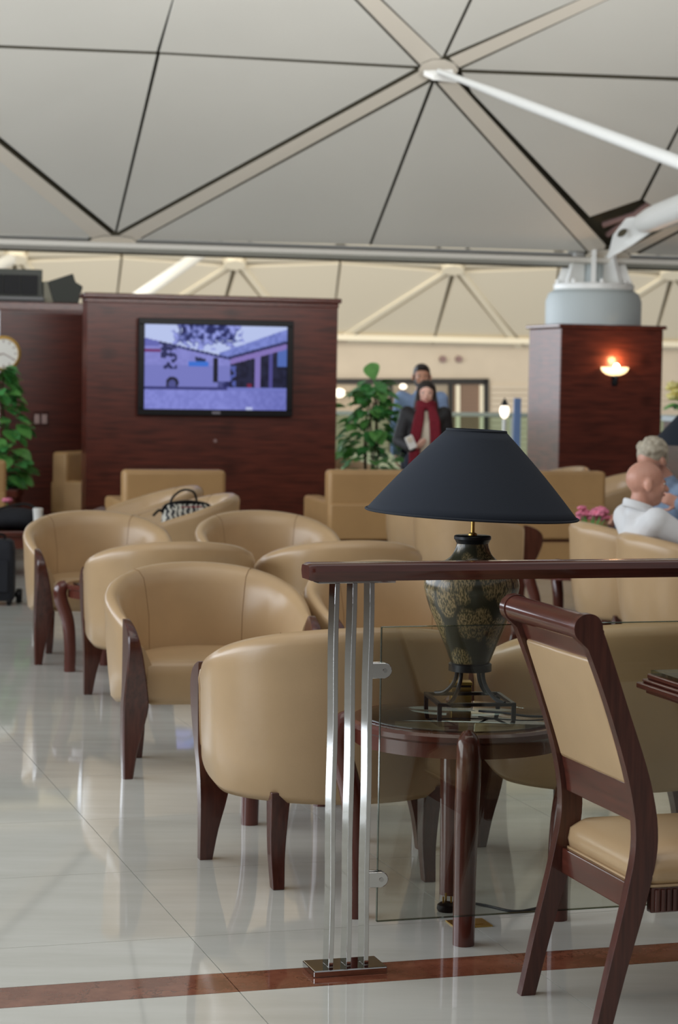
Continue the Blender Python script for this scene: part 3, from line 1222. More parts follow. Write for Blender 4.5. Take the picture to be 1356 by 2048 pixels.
# ------------------------------------------------------------------ tub chair
def make_tub():
    t = thing('tub_chair', 'tub', 'chair')
    WF, WM = 0.385, 0.415        # half width at the front and in the middle
    YF, YB = -0.345, 0.29       # front and back of the shell
    NS = 64
    YC = -0.09

    def plan(s):
        """outer plan curve at rim height, s 0..1 from right-front to left-front"""
        a = s * 2 - 1               # -1..1
        # superellipse back with straight sides
        k = abs(a)
        if k > 0.72:
            tt = (k - 0.72) / 0.28
            x = WM - (WM - WF) * tt ** 2
            y = YC + (YF - YC) * tt
        else:
            ang = (1 - k / 0.72) * PI / 2
            ex = 2.0
            x = WM * abs(math.cos(ang)) ** (2 / ex)
            y = YC + (YB - YC) * abs(math.sin(ang)) ** (2 / ex)
        return (x if a < 0 else -x, y)

    def section(s):
        x, y = plan(s)
        e = 1e-3
        x0, y0 = plan(max(0, s - e))
        x1, y1 = plan(min(1, s + e))
        tx, ty = x1 - x0, y1 - y0
        L = math.hypot(tx, ty)
        nx, ny = -ty / L, tx / L          # inward normal (counter-clockwise path)
        if nx * x + ny * (y - 0.0) > 0:
            nx, ny = -nx, -ny
        k = min(1.0, (1 - abs(2 * s - 1)) / 0.66)      # 0 at the arm fronts, 1 towards the back
        zt = 0.622 + 0.183 * math.sin((1 - abs(2 * s - 1)) * PI / 2) ** 0.95
        zb = 0.272 + 0.05 * max(0, 1 - k * 1.9) ** 1.8
        tk = 0.04 + 0.05 * min(1, k * 1.5)
        ob = 0.008 + 0.040 * min(1, k * 1.1)
        low = 0.44
        pr = [(ob + 0.02, zb - 0.005), (ob, zb + 0.02), (ob * 0.62, zb + 0.12), (ob * 0.28, zb + 0.24), (0.004, zt - 0.08), (0.0, zt - 0.04),
              (tk * 0.12, zt - 0.014), (tk * 0.42, zt), (tk * 0.72, zt - 0.008), (tk, zt - 0.035), (tk + 0.012, zt - 0.085),
              (tk + 0.03 + 0.02 * (1 - k), (zt + low) / 2 - 0.02), (0.125, low), (0.13, 0.32), (0.12, zb + 0.01)]
        return [(x + nx * o, y + ny * o, z) for o, z in pr]

    rings = [section(i / (NS - 1)) for i in range(NS)]
    b = MB()
    b.loft(rings)
    b.build('shell', M['leather'], t, smooth=70)
    # sewn seams on the inside
    for s in (0.335, 0.665):
        q = section(s)
        nx = (q[9][0] - q[5][0], q[9][1] - q[5][1])
        b = MB()
        b.tube([Vector(p) + Vector((0, 0, 0.0008)) for p in q[7:13]], 0.0016, 6)
        b.build('seam', M['seam'], t)
    # piping down the arm fronts
    for s in (0.0, 1.0):
        q = section(s)
        b = MB()
        b.tube([(p[0] * 1.003, p[1] + 0.006, p[2]) for p in q[1:9]], 0.004, 6)
        b.build('piping', M['leather'], t)
    # seat cushion
    b = MB()
    outl = []
    for i in range(33):
        s = 0.14 + 0.72 * i / 32
        q = section(s)
        outl.append((q[12][0] * 1.01, q[12][1] * 1.01))
    xa, ya = outl[0]
    outl = [(0.285, -0.325), (0.288, -0.22)] + outl + [(-0.288, -0.22), (-0.285, -0.325)]
    for k in range(1, 8):
        x = -0.285 + 0.57 * k / 8
        outl.append((x, -0.325 - 0.022 * math.sin(PI * k / 8)))
    rings = []
    for sc_, z in ((0.93, 0.285), (0.985, 0.295), (1.0, 0.32), (1.0, 0.405), (0.985, 0.438), (0.94, 0.456), (0.8, 0.465), (0.5, 0.470), (0.15, 0.472)):
        rings.append([(x * sc_, -0.05 + (y + 0.05) * sc_, z) for x, y in outl])
    b.loft(rings)
    b.build('seat_cushion', M['leather'], t, smooth=60)
    # front legs that run up as arm facings, bellied forward at arm height
    lev = [(0.0, 0.040, 0.012, 0.045), (0.10, 0.058, 0.008, 0.052), (0.20, 0.085, 0.010, 0.060), (0.285, 0.102, 0.024, 0.062), (0.36, 0.092, 0.058, 0.070),
           (0.44, 0.074, 0.100, 0.105), (0.51, 0.058, 0.126, 0.128), (0.565, 0.044, 0.126, 0.128), (0.60, 0.036, 0.098, 0.10), (0.622, 0.030, 0.054, 0.056), (0.634, 0.024, 0.014, 0.018)]
    for sgn in (1, -1):
        rings = []
        for z, wd, fy, dp in [tuple(q) for q in cr(lev, 3)]:
            xo = WF + 0.004 - 0.006 * max(0, (0.35 - z)) / 0.35
            yf = YF - fy
            yb = max(YF + 0.002, YF - fy + dp)
            xs = [xo, xo - wd]
            e = 0.006
            rings.append([(sgn * p[0], p[1], z) for p in ((xo - e, yf), (xo, yf + e), (xo, yb), (xo - wd, yb), (xo - wd, yf + e), (xo - wd + e, yf))])
        b = MB()
        b.loft(rings)
        b.build('front_leg', M['wood'], t, smooth=35)
    # rear sabre legs
    for sgn in (1, -1):
        rings = []
        for z, y, hx, hy in cr([(0.0, 0.125, 0.018, 0.021), (0.12, 0.105, 0.023, 0.025), (0.30, 0.125, 0.030, 0.034)], 4):
            x = sgn * 0.238
            rings.append([(x - hx, y - hy, z), (x + hx, y - hy, z), (x + hx, y + hy, z), (x - hx, y + hy, z)])
        b = MB()
        b.loft(rings)
        b.build('rear_leg', M['wood'], t, smooth=35, bevel=0.003)
    return t


tub = make_tub()
CH = 'tan leather tub chairs'
A_R = R(16) + PI
chairs = [
    # label, x, y, rotation
    ('tan tub chair nearest the camera, its back behind the chrome rail posts', (0.03, 6.86), A_R),
    ('tan tub chair with its back behind the wooden dining chair', (0.95, 7.12), A_R),
    ('tan tub chair facing the camera with its whole seat and left front leg in view', (-0.561, 8.89), R(16)),
    ('tan tub chair facing the camera, its back crossed by the handrail left end', (0.246, 9.12), R(16)),
    ('tan tub chair seen from behind directly beyond the open chair with the seat in view', (-0.796, 10.46), R(15) + PI),
    ('tan tub chair seen from behind, its rim just above the left end of the handrail', (0.03, 10.70), R(15) + PI),
    ('leftmost tan tub chair facing the camera, beside the black suitcase', (-1.37, 12.17), R(16)),
    ('tan tub chair facing the camera, right of the leftmost one and below the striped handbag', (-0.43, 12.42), R(16)),
    ('tan tub chair facing left with the striped handbag on its seat', (-0.95, 14.35), R(15 - 90)),
    ('tan tub chair facing left behind the one that holds the handbag', (-1.25, 15.25), R(15 - 90)),
    ('tan tub chair facing right, its side under the right half of the navy lampshade', (0.79, 14.5), R(15 + 90)),
    ('tan tub chair facing right, its pale back under the left half of the navy lampshade', (0.62, 15.35), R(15 + 90)),
    ('tan tub chair in which the bald man in white sits', (1.76, 11.35), R(17 + 90)),
    ('tan tub chair between the lampshade edge and the bald man chair', (1.60, 12.2), R(17 + 90)),
    ('far tan tub chair in front of the wood column, left of two', (1.98, 19.75), R(15 - 90)),
    ('far tan tub chair in front of the wood column, right of two', (2.48, 18.95), R(15 - 90)),
    ('far tan tub chair behind the sofa beside the tall plant', (0.0, 22.0), R(60)),
]
for lab, (x, y), rz in chairs:
    c_ = place_copy(tub, lab, (x, y), rz, CH)
    c_.scale = (1.04, 1.0, 1.03) if y < 8 else (1, 1, 1)


# ------------------------------------------------------------------ box armchairs and sofa
def box_sofa(name, label, cat, loc, rz, width, h=0.85, group=None, seats=1):
    """front towards -y, stepped back and block arms down to the floor"""
    t = thing(name, label, cat, (loc[0], loc[1], 0), rz, group)
    ar = 0.15
    MB().box((0, 0.36, 0.31 + (h - 0.31) / 2), (width, 0.17, h - 0.31)).build('backrest', M['leather_box'], t, smooth=40, bevel=0.035, segs=4)
    MB().box((0, 0.385, 0.443), (width - 0.02, 0.15, 0.29)).build('back_lower', M['leather_box'], t, smooth=40, bevel=0.02, segs=3)
    for s in (-1, 1):
        MB().box((s * (width / 2 - ar / 2), -0.04, 0.445), (ar, 0.94, 0.31)).build('arm', M['leather_box'], t, smooth=40, bevel=0.03, segs=4)
    sw = (width - 2 * ar) / seats
    for k in range(seats):
        MB().box((-width / 2 + ar + sw * (k + 0.5), -0.06, 0.37), (sw - 0.006, 0.64, 0.15)).build('seat_cushion', M['leather_box'], t, smooth=40, bevel=0.04, segs=4)
    MB().box((0, 0.03, 0.285), (width - 0.03, 0.80, 0.018)).build('wood_band', M['wood'], t, smooth=0)
    MB().box((0, 0.03, 0.139), (width - 0.02, 0.82, 0.278)).build('base', M['leather_box'], t, smooth=40, bevel=0.02)
    return t


g1 = 'square-backed leather seats'
p = at(348, 1000, 16.75)
box_sofa('box_armchair', 'square-backed tan armchair in front of the television partition', 'armchair', (p.x - 0.10, p.y + 0.35), R(15) + PI, 0.80, 0.85, g1)
p = at(925, 1000, 17.5)
box_sofa('box_sofa', 'long square-backed tan sofa behind the lampshade', 'sofa', (p.x - 0.05, p.y - 0.02 + 0.35), R(13) + PI, 2.32, 0.85, g1, 3)
p = at(122, 960, 19.75)
box_sofa('box_armchair', 'pale square-backed armchair partly hidden by the television partition left edge', 'armchair', (-2.07, 20.0), R(65), 0.78, 0.86, g1)
p = at(-60, 980, 18.0)
box_sofa('box_armchair', 'square-backed tan armchair cut off by the left picture edge', 'armchair', (p.x - 0.17, p.y + 0.35), R(15) + PI, 0.74, 0.85, g1)


# ------------------------------------------------------------------ round tables
def round_table(name, label, loc, rz, R_, h, group=None):
    t = thing(name, label, 'table', (loc[0], loc[1], 0), rz, group)
    b = MB()
    b.lathe([(R_ - 0.05, h - 0.075), (R_ - 0.012, h - 0.07), (R_ - 0.012, h - 0.03), (R_, h - 0.022), (R_, h - 0.008), (R_ - 0.008, h), (R_ - 0.07, h), (R_ - 0.07, h - 0.008)], 64)
    b.build('rim', M['wood_light'], t, smooth=35)
    b = MB()
    b.lathe([(R_ - 0.045, 0), (R_ - 0.04, 0.002), (R_ - 0.04, 0.006), (R_ - 0.045, 0.008)], 64, (0, 0, h))
    b.build('glass_top', M['glass_top'], t, smooth=35)
    for k in range(4):
        a = k * PI / 2 - PI / 2
        d = Vector((math.cos(a), math.sin(a), 0))
        path = cr([(R_ - 0.025, 0.0), (R_ - 0.025, h * 0.3), (R_ - 0.012, h * 0.58), (R_ + 0.022, h * 0.80), (R_ + 0.030, h * 0.90), (R_ + 0.018, h * 0.965), (R_ - 0.005, h * 1.0)], 4)
        rad = [interp(z, [0, h * 0.3, h * 0.85, h * 0.97, h], [0.031, 0.032, 0.036, 0.034, 0.022]) for _, z in path]
        b = MB()
        b.tube([d * r_ + Vector((0, 0, z)) for r_, z in path], rad, 18, up=(-d.y, d.x, 0))
        b.build('leg', M['wood_light'], t, smooth=50)
    return t


tg = 'round side tables with four bowed legs'
round_table('side_table', 'round glass-topped wooden side table under the big lamp', (0.366, 6.34), R(1), 0.325, 0.60, tg)
round_table('side_table', 'round wooden table between the nearest tub chair and the one facing it', (0.005, 7.69), R(10), 0.335, 0.50, tg)
round_table('side_table', 'round wooden table in front of the leftmost tub chair', (-1.205, 11.55), R(15), 0.25, 0.47, tg)

# ------------------------------------------------------------------ big table lamp
LX, LY, LZ = 0.392, 6.33, 0.609
t = thing('table_lamp', 'big table lamp with navy cone shade and mottled gold vase on round table', 'lamp', (LX, LY, LZ), R(8))
S = 1.0
b = MB()
hb = 0.115
for sx in (-1, 1):
    for sy in (-1, 1):
        b = MB()
        b.box((sx * (hb - 0.006), sy * (hb - 0.006), 0.026), (0.012, 0.012, 0.052))
        b.build('stand_foot', M['black'], t, smooth=0, bevel=0.001)
for k in range(4):
    a = k * PI / 2
    b = MB()
    c_ = (math.cos(a) * (hb - 0.006), math.sin(a) * (hb - 0.006), 0.047)
    sz = (0.012, 2 * hb, 0.010) if k % 2 == 0 else (2 * hb, 0.012, 0.010)
    b.box(c_, sz)
    b.build('stand_frame_bar', M['black'], t, smooth=0, bevel=0.001)
    for s in (-1, 1):
        # curved legs sweep from the ring down to the frame
        d = Vector((math.cos(a), math.sin(a), 0))
        e = Vector((-d.y, d.x, 0)) * s
        path = cr([(0.030, 0.140, 0.032), (0.033, 0.110, 0.034), (0.045, 0.082, 0.044), (0.072, 0.058, 0.062), (0.108, 0.050, 0.082)], 4)
        b = MB()
        b.tube([d * x + e * y + Vector((0, 0, z)) for x, z, y in path], 0.0062, 8)
        if k % 2 == 1:
            b.build('stand_leg', M['black'], t)
b = MB()
b.lathe([(0.050, 0.130), (0.0635, 0.132), (0.0635, 0.152), (0.058, 0.156), (0.04, 0.156)], 40)
b.build('stand_ring', M['black'], t)
prof = cr([(0.050, 0.150), (0.0575, 0.158), (0.074, 0.200), (0.098, 0.258), (0.122, 0.315), (0.137, 0.362), (0.140, 0.388), (0.131, 0.415), (0.105, 0.440), (0.074, 0.458), (0.058, 0.473), (0.049, 0.493), (0.0465, 0.510), (0.052, 0.521)], 4)
b = MB()
b.lathe(prof, 56)
vo = b.build('vase', M['vase'], t, smooth=60)
b = MB()
b.lathe([(0.046, 0.505), (0.051, 0.515), (0.0545, 0.519), (0.0545, 0.527), (0.050, 0.530), (0.0, 0.530)], 40, cap=False)
b.build('vase_lip', M['black'], t)
b = MB()
b.lathe([(0.013, 0.529), (0.013, 0.535), (0.006, 0.538), (0.0052, 0.66), (0.0052, 0.80)], 16)
b.build('stem', M['brass'], t)
b = MB()
n = 72
zb, zt_ = 0.0, 0.245
outer = [(0.310 + (0.086 - 0.310) * k / 10 + 0.006 * math.sin(PI * k / 10), zt_ * k / 10) for k in range(11)]
inner = [(r_ - 0.0035, z) for r_, z in outer][::-1]
b.lathe(outer, n, cap=False)
shade = b.build('shade', M['shade'], t, smooth=60)
shade.location = (-0.004, 0, 0.592)
shade.rotation_euler = (0, R(2.2), R(-8))
sd_ = shade.modifiers.new('solid', 'SOLIDIFY')
sd_.thickness = 0.004
for (r_, z) in ((0.3105, 0.001), (0.0865, 0.244)):
    b = MB()
    b.tube([(r_ * math.cos(2 * PI * k / 64), r_ * math.sin(2 * PI * k / 64), z) for k in range(65)], 0.0035, 8)
    b.build('trim', pm('shade_trim', rgb(24, 30, 40), 0.8) if z < 0.1 else bpy.data.materials['shade_trim'], shade)
for k in range(3):
    a = k * 2 * PI / 3
    b = MB()
    b.tube([(0, 0, 0.22), (0.085 * math.cos(a), 0.085 * math.sin(a), 0.235)], 0.002, 6)
    b.build('spider_wire', M['brass'], shade)

cab = MB()
cab.tube(cr([(LX + 0.03, LY + 0.02, 0.618), (LX + 0.10, LY - 0.02, 0.62), (LX + 0.17, LY - 0.05, 0.616), (LX + 0.24, LY - 0.02, 0.613), (LX + 0.278, LY + 0.06, 0.612), (LX + 0.285, LY + 0.12, 0.613)], 6), 0.0035, 8)
tag(cab.build('lamp_cord', M['cable']), 'thin dark lamp cord lying on the round glass table', 'cord')
bxp = on_z(921, 1416, 0.609)
t = thing('brass_box', 'small shiny brass box behind the lamp stand on the round table', 'box', (bxp.x, bxp.y + 0.02, 0.609), R(4))
MB().box((0, 0, 0.034), (0.062, 0.05, 0.066)).build('body', M['brass'], t, smooth=0, bevel=0.003)
MB().box((0, 0, 0.0735), (0.066, 0.054, 0.011)).build('lid', M['brass'], t, smooth=0, bevel=0.003)
MB().box((0, -0.0255, 0.0655), (0.058, 0.002, 0.005)).build('slot', M['black'], t, smooth=0)

# plug, cord and brass outlet on the floor
pp = on_z(893, 1822)
t = thing('power_plug', 'black three-pin plug with its cord lying on the floor by the table leg', 'plug', (pp.x, pp.y, 0), R(10))
MB().lathe([(0.0, 0), (0.026, 0.0), (0.030, 0.008), (0.028, 0.02), (0.02, 0.026), (0.0, 0.026)], 20, cap=False).build('body', M['black_plastic'], t)
for x, y, hgt in ((-0.012, -0.006, 0.046), (0.012, -0.006, 0.046), (0, 0.012, 0.052)):
    MB().box((x, y, (hgt + 0.02) / 2), (0.005, 0.004, hgt - 0.02)).build('pin', M['brass'], t, smooth=0)
cab = MB()
cab.tube(cr([(0.022, 0.01, 0.022), (0.07, 0.05, 0.012), (0.13, 0.035, 0.0045), (0.19, -0.04, 0.0045), (0.25, -0.03, 0.0045), (0.34, 0.04, 0.0045)], 6), 0.0042, 8)
cab.build('cord', M['cable'], t)
bp_ = on_z(938, 1848)
t = thing('floor_outlet', 'flat brass outlet plate set in the floor behind the table leg', 'outlet', (bp_.x, bp_.y, 0), TF)
MB().box((0, 0, 0.002), (0.115, 0.09, 0.004)).build('plate', M['brass'], t, smooth=0, bevel=0.001)
MB().box((0, 0, 0.0045), (0.07, 0.05, 0.002)).build('flap', M['brass'], t, smooth=0, bevel=0.0005)

# ------------------------------------------------------------------ railing
ro = on_z(688, 1940)
t = thing('railing', 'wooden handrail on three chrome bars with a clear glass panel', 'railing', (ro.x, ro.y, 0), TF)
prof = [(-0.045, -0.010), (-0.050, 0.004), (-0.044, 0.020), (-0.034, 0.024), (0.034, 0.024), (0.044, 0.020), (0.050, 0.004), (0.045, -0.010), (0.038, -0.022), (-0.038, -0.022)]
b = MB()
rings = []
for x, sc_ in ((-0.125, 0.80), (-0.118, 0.93), (-0.106, 1.0), (0.6, 1.0), (3.4, 1.0)):
    rings.append([(x, y * sc_, 1.078 + z * sc_) for y, z in prof])
b.loft(rings)
b.build('handrail', M['wood_h'], t, smooth=35)
for px_ in (0.0, 2.4):
    MB().box((px_ + 0.002, 0, 0.009), (0.205, 0.115, 0.018)).build('base_plate', M['chrome_dark'], t, smooth=0, bevel=0.003)
    MB().box((px_ + 0.012, 0, 1.052), (0.215, 0.05, 0.006)).build('top_plate', M['chrome'], t, smooth=0, bevel=0.001)
    for k in (-1, 0, 1):
        b = MB()
        xx = px_ + 0.004 + k * 0.0485
        rings = []
        for z, bow in [(0.018 + 1.032 * q / 16, 0.0012 * math.sin(q * 0.9 + k)) for q in range(17)]:
            rings.append([(xx - 0.0065 + bow, -0.028, z), (xx + 0.0065 + bow, -0.028, z), (xx + 0.0065 + bow, 0.028, z), (xx - 0.0065 + bow, 0.028, z)])
        b.loft(rings)
        b.build('upright_bar', M['chrome'], t, smooth=30, bevel=0.001)
MB().box((1.21, 0.0, 0.528), (2.24, 0.010, 0.80)).build('glass_panel', M['glass'], t, smooth=0)
for z in (0.128, 0.928):
    MB().box((1.21, 0, z), (2.24, 0.0102, 0.0022)).build('glass_edge', M['glass_edge'], t, smooth=0)
MB().box((0.0895, 0, 0.528), (0.0018, 0.0102, 0.80)).build('glass_edge', M['glass_edge'], t, smooth=0)
for z in (0.812, 0.245):
    for sy in (-1, 1):
        b = MB()
        pts = [(0.058, sy * 0.006, z - 0.021), (0.096, sy * 0.006, z - 0.021)]
        for k in range(9):
            a = -PI / 2 + PI * k / 8
            pts.append((0.096 + 0.021 * math.cos(a), sy * 0.006, z + 0.021 * math.sin(a)))
        pts.append((0.058, sy * 0.006, z + 0.021))
        b.prism(pts, (0, sy * 0.009, 0))
        o = b.build('glass_clamp', M['chrome'], t, smooth=30, bevel=0.002)
        b = MB()
        b.tube([(0.097, sy * 0.014, z), (0.097, sy * 0.017, z)], 0.006, 12)
        b.build('screw', M['chrome_dark'], o)

# ------------------------------------------------------------------ dining chair
DC_R = R(107)
dr = Matrix.Rotation(DC_R, 3, 'Z')
foot = on_z(1052, 1988)
dloc = foot - dr @ Vector((0.228, 0.115, 0))
t = thing('dining_chair', 'dark-stained wooden dining chair with tan leather back and seat in the foreground', 'chair', (dloc.x, dloc.y, 0), DC_R)
stile = cr([(0.115, 0.0, 0.040), (0.075, 0.17, 0.046), (0.024, 0.37, 0.056), (0.004, 0.50, 0.058), (0.026, 0.64, 0.056), (0.090, 0.83, 0.050), (0.150, 0.985, 0.056), (0.164, 1.012, 0.058), (0.170, 1.03, 0.046)], 5)


def stile_y(z):
    return interp(z, [q[1] for q in stile], [q[0] for q in stile])


yc, zc, rc = stile_y(1.0) + 0.014, 1.012, 0.035
for sgn in (1, -1):
    x, hw = sgn * 0.228, 0.0155
    edge = [(y - dp / 2, y + dp / 2, z) for y, z, dp in stile if z < zc - 0.8 * rc]
    for k in range(19):
        a = -PI / 2 * 0.55 + (PI / 2 * 1.54) * k / 18
        z = zc + rc * math.sin(a)
        back = yc + rc * math.cos(a)
        front = stile_y(min(z, 1.0)) - 0.028
        if z > zc - 0.004:
            front = max(front, yc - rc * math.cos(a) - 0.004)
        edge.append((min(front, back - 0.004), back, z))
    b = MB()
    b.loft([[(x - hw, f_, z), (x + hw, f_, z), (x + hw, b_, z), (x - hw, b_, z)] for f_, b_, z in edge])
    b.build('back_post', M['wood'], t, smooth=30, bevel=0.002)
b = MB()
b.tube([(-0.2125, yc, zc), (0.2125, yc, zc)], 0.0325, 28)
b.build('crest_roll', M['wood_h'], t, smooth=40)


def back_bar(name, z0, z1, th, mat, inset, bev, y_off=0.0, xw=0.213, rows=8, bulge=0.0):
    rings = []
    for i in range(rows + 1):
        z = z0 + (z1 - z0) * i / rows
        y = stile_y(z) + y_off
        bu = bulge * math.sin(PI * i / rows) ** 0.5
        rings.append([(-xw, y - th / 2, z), (xw, y - th / 2, z), (xw, y + th / 2 + bu * 0.3, z), (0, y + th / 2 + bu, z), (-xw, y + th / 2 + bu * 0.3, z)])
    b = MB()
    b.loft(rings)
    return b.build(name, mat, t, smooth=40, bevel=bev, segs=3)


back_bar('crest_panel', 0.93, 0.995, 0.024, M['wood_h'], 0, 0.002)
back_bar('back_pad', 0.625, 0.935, 0.040, M['leather'], 0, 0.012, bulge=0.008, xw=0.209)
back_bar('lower_rail', 0.535, 0.628, 0.030, M['wood_h'], 0, 0.002)
MB().box((0, 0.016, 0.352), (0.426, 0.028, 0.066)).build('rear_seat_rail', M['wood_h'], t, smooth=0, bevel=0.003)
for sgn in (1, -1):
    MB().box((sgn * 0.231, -0.21, 0.352), (0.026, 0.40, 0.062)).build('side_rail', M['wood'], t, smooth=0, bevel=0.003)
    for k in range(24):
        b = MB()
        b.tube([(sgn * 0.245, -0.025 - k * 0.0155, 0.325), (sgn * 0.245, -0.025 - k * 0.0155, 0.378)], 0.0062, 8)
        b.build('reed_moulding', M['wood'], t, smooth=50)
    rings = []
    for z, h_ in ((0, 0.016), (0.2, 0.02), (0.38, 0.024)):
        x, y = sgn * 0.235, -0.405
        rings.append([(x - h_, y - h_, z), (x + h_, y - h_, z), (x + h_, y + h_, z), (x - h_, y + h_, z)])
    b = MB()
    b.loft(rings)
    b.build('front_leg', M['wood'], t, smooth=0, bevel=0.003)
MB().box((0, -0.405, 0.352), (0.40, 0.026, 0.062)).build('front_rail', M['wood_h'], t, smooth=0, bevel=0.003)


def rrect(hx, y0, y1, r_, z, n=6):
    pts = []
    for cx, cy, a0 in ((hx - r_, y1 - r_, 0), (-hx + r_, y1 - r_, PI / 2), (-hx + r_, y0 + r_, PI), (hx - r_, y0 + r_, 1.5 * PI)):
        for k in range(n + 1):
            a = a0 + PI / 2 * k / n
            pts.append((cx + r_ * math.cos(a), cy + r_ * math.sin(a), z))
    return pts


b = MB()
b.loft([rrect(0.218, -0.42, 0.0, 0.03, 0.383), rrect(0.238, -0.435, 0.012, 0.04, 0.388), rrect(0.249, -0.445, 0.016, 0.05, 0.41), rrect(0.245, -0.44, 0.012, 0.05, 0.438), rrect(0.228, -0.42, -0.01, 0.06, 0.458), rrect(0.16, -0.37, -0.06, 0.07, 0.472), rrect(0.09, -0.30, -0.13, 0.06, 0.478)])
b.build('seat_cushion', M['leather'], t, smooth=60)
b = MB()
q = rrect(0.241, -0.438, 0.014, 0.04, 0.386)
b.tube(q + q[:1], 0.004, 8)
b.build('piping', M['leather'], t)

# ------------------------------------------------------------------ dining table (its corner shows)
tc_ = on_z(1272, 1352, 0.79)
t = thing('dining_table', 'dark wood table with moulded edge and glass top, its corner at the right picture edge', 'table', (tc_.x, tc_.y, 0), TF)
TWU, TDV = 1.1, 1.0
steps = [(0.745, 0.758, 0.02), (0.758, 0.775, 0.0), (0.775, 0.785, 0.012), (0.785, 0.80, 0.022)]
for k, (z0, z1, ins) in enumerate(steps):
    b = MB()
    b.box((TWU / 2, -TDV / 2, (z0 + z1) / 2), (TWU - 2 * ins, TDV - 2 * ins, z1 - z0))
    b.build('edge_moulding' if k < 3 else 'tabletop', M['wood_light'], t, smooth=30, bevel=0.004)
MB().box((TWU / 2, -TDV / 2, 0.805), (TWU - 0.06, TDV - 0.06, 0.010)).build('glass_top', M['glass_top'], t, smooth=0)
b = MB()
b.lathe([(0.26, 0), (0.27, 0.03), (0.22, 0.06), (0.08, 0.10), (0.06, 0.3), (0.08, 0.55), (0.13, 0.68), (0.2, 0.745)], 32, (TWU / 2, -TDV / 2, 0))
b.build('pedestal', M['wood'], t)

# ------------------------------------------------------------------ handbag
hb_ = Vector((-1.0, 14.27, 0.475))
t = thing('handbag', 'black and white zigzag print handbag lying on the tub chair seat', 'bag', hb_, R(12))
b = MB()
rings = []
for z, hx, hy in ((0, 0.15, 0.06), (0.02, 0.165, 0.075), (0.10, 0.175, 0.085), (0.20, 0.165, 0.07), (0.25, 0.14, 0.045), (0.262, 0.12, 0.02)):
    rings.append([(hx * (abs(math.cos(a)) ** 0.5) * (1 if math.cos(a) >= 0 else -1), hy * (abs(math.sin(a)) ** 0.6) * (1 if math.sin(a) >= 0 else -1), z) for a in [2 * PI * k / 28 for k in range(28)]])
b.loft(rings)
b.build('body', M['zigzag'], t, smooth=60)
b = MB()
b.tube(cr([(-0.165, 0, 0.20), (-0.13, 0, 0.252), (0, 0, 0.272), (0.13, 0, 0.252), (0.165, 0, 0.20)], 6), 0.02, 10, flat=0.6)
b.build('zip_edge', M['black_plastic'], t)
b = MB()
b.tube(cr([(-0.12, 0.0, 0.24), (-0.10, 0.0, 0.30), (-0.05, 0.0, 0.345), (0.0, 0.0, 0.355), (0.045, 0, 0.335), (0.065, 0, 0.27)], 6), 0.008, 8)
b.build('handle', M['black_plastic'], t)
b = MB()
b.tube(cr([(-0.15, 0, 0.21), (-0.19, -0.02, 0.22), (-0.23, -0.03, 0.185)], 6), 0.009, 8)
b.build('strap', M['black_plastic'], t)
b = MB()
b.tube([(-0.05, -0.045, 0.242), (0.09, -0.045, 0.246)], 0.005, 8)
b.build('zip', pm('red_zip', rgb(140, 40, 50), 0.5), t)

# ------------------------------------------------------------------ bags and low table at the left edge
p = on_z(-28, 1148)
t = thing('low_table', 'low wooden table carrying the black bag at the left picture edge', 'table', (p.x, p.y, 0), TH)
MB().box((0, 0, 0.335), (0.95, 0.55, 0.04)).build('top', M['wood_light'], t, smooth=0, bevel=0.008)
MB().box((0, 0, 0.265), (0.90, 0.50, 0.10)).build('apron', M['wood_light'], t, smooth=0, bevel=0.004)
for sx in (-1, 1):
    for sy in (-1, 1):
        MB().box((sx * 0.41, sy * 0.21, 0.11), (0.06, 0.06, 0.22)).build('leg', M['wood'], t, smooth=0, bevel=0.006)
tl = t.location.copy()
tz = 0.355
t = thing('duffel_bag', 'slumped black nylon bag on the low wooden table', 'bag', (tl.x + 0.20, tl.y - 0.02, tz), TH)
b = MB()
rings = []
rs = np.random.RandomState(5)
for i in range(15):
    x = -0.42 + 0.72 * i / 14
    k = math.sin(PI * (i + 0.6) / 15.2) ** 0.5
    hh = (0.10 + 0.10 * i / 14) * k + 0.01
    ww = 0.15 * k + 0.02
    ring = []
    for j in range(18):
        a = 2 * PI * j / 18
        rr = 1 + 0.10 * (rs.rand() - 0.5)
        ring.append((x, ww * math.cos(a) * rr, max(0.002, hh * 0.5 + hh * 0.52 * math.sin(a) * rr)))
    rings.append(ring)
b.loft(rings)
b.build('body', M['black_cloth'], t, smooth=60)
b = MB()
b.tube(cr([(-0.25, -0.14, 0.06), (-0.15, -0.10, 0.15), (0.0, -0.06, 0.19), (0.12, -0.06, 0.20), (0.22, -0.10, 0.14)], 6), 0.012, 8, flat=0.5)
b.build('strap', M['black_plastic'], t)
t = thing('paper_cup', 'small white cup beside the black bag on the low table', 'cup', (tl.x + 0.43, tl.y - 0.19, tz))
MB().lathe([(0.028, 0), (0.038, 0.17)], 18).build('cup', M['paper'], t)
MB().lathe([(0.04, 0.165), (0.04, 0.178), (0.03, 0.182)], 18).build('lid', M['paper'], t)
t = thing('pink_blossom', 'small pink blossom behind the black bag on the low table', 'flower', (tl.x + 0.13, tl.y + 0.21, tz))
MB().lathe([(0.025, 0), (0.03, 0.10), (0.015, 0.14), (0.02, 0.15)], 12).build('vase', M['glass'], t)
MB().tube([(0, 0, 0.02), (0, 0, 0.20)], 0.004, 6).build('stem', M['leaf'], t)
for k in range(6):
    a = k * PI / 3
    MB().ellipsoid((0.022 * math.cos(a), 0.022 * math.sin(a), 0.215), (0.022, 0.022, 0.018), n=8, m=6).build('petal', M['pink'], t)
p = on_z(-6, 1212)
t = thing('suitcase', 'upright black cabin suitcase on wheels at the left picture edge', 'suitcase', (p.x - 0.02, p.y + 0.12, 0), R(5))
b = MB()
rings = []
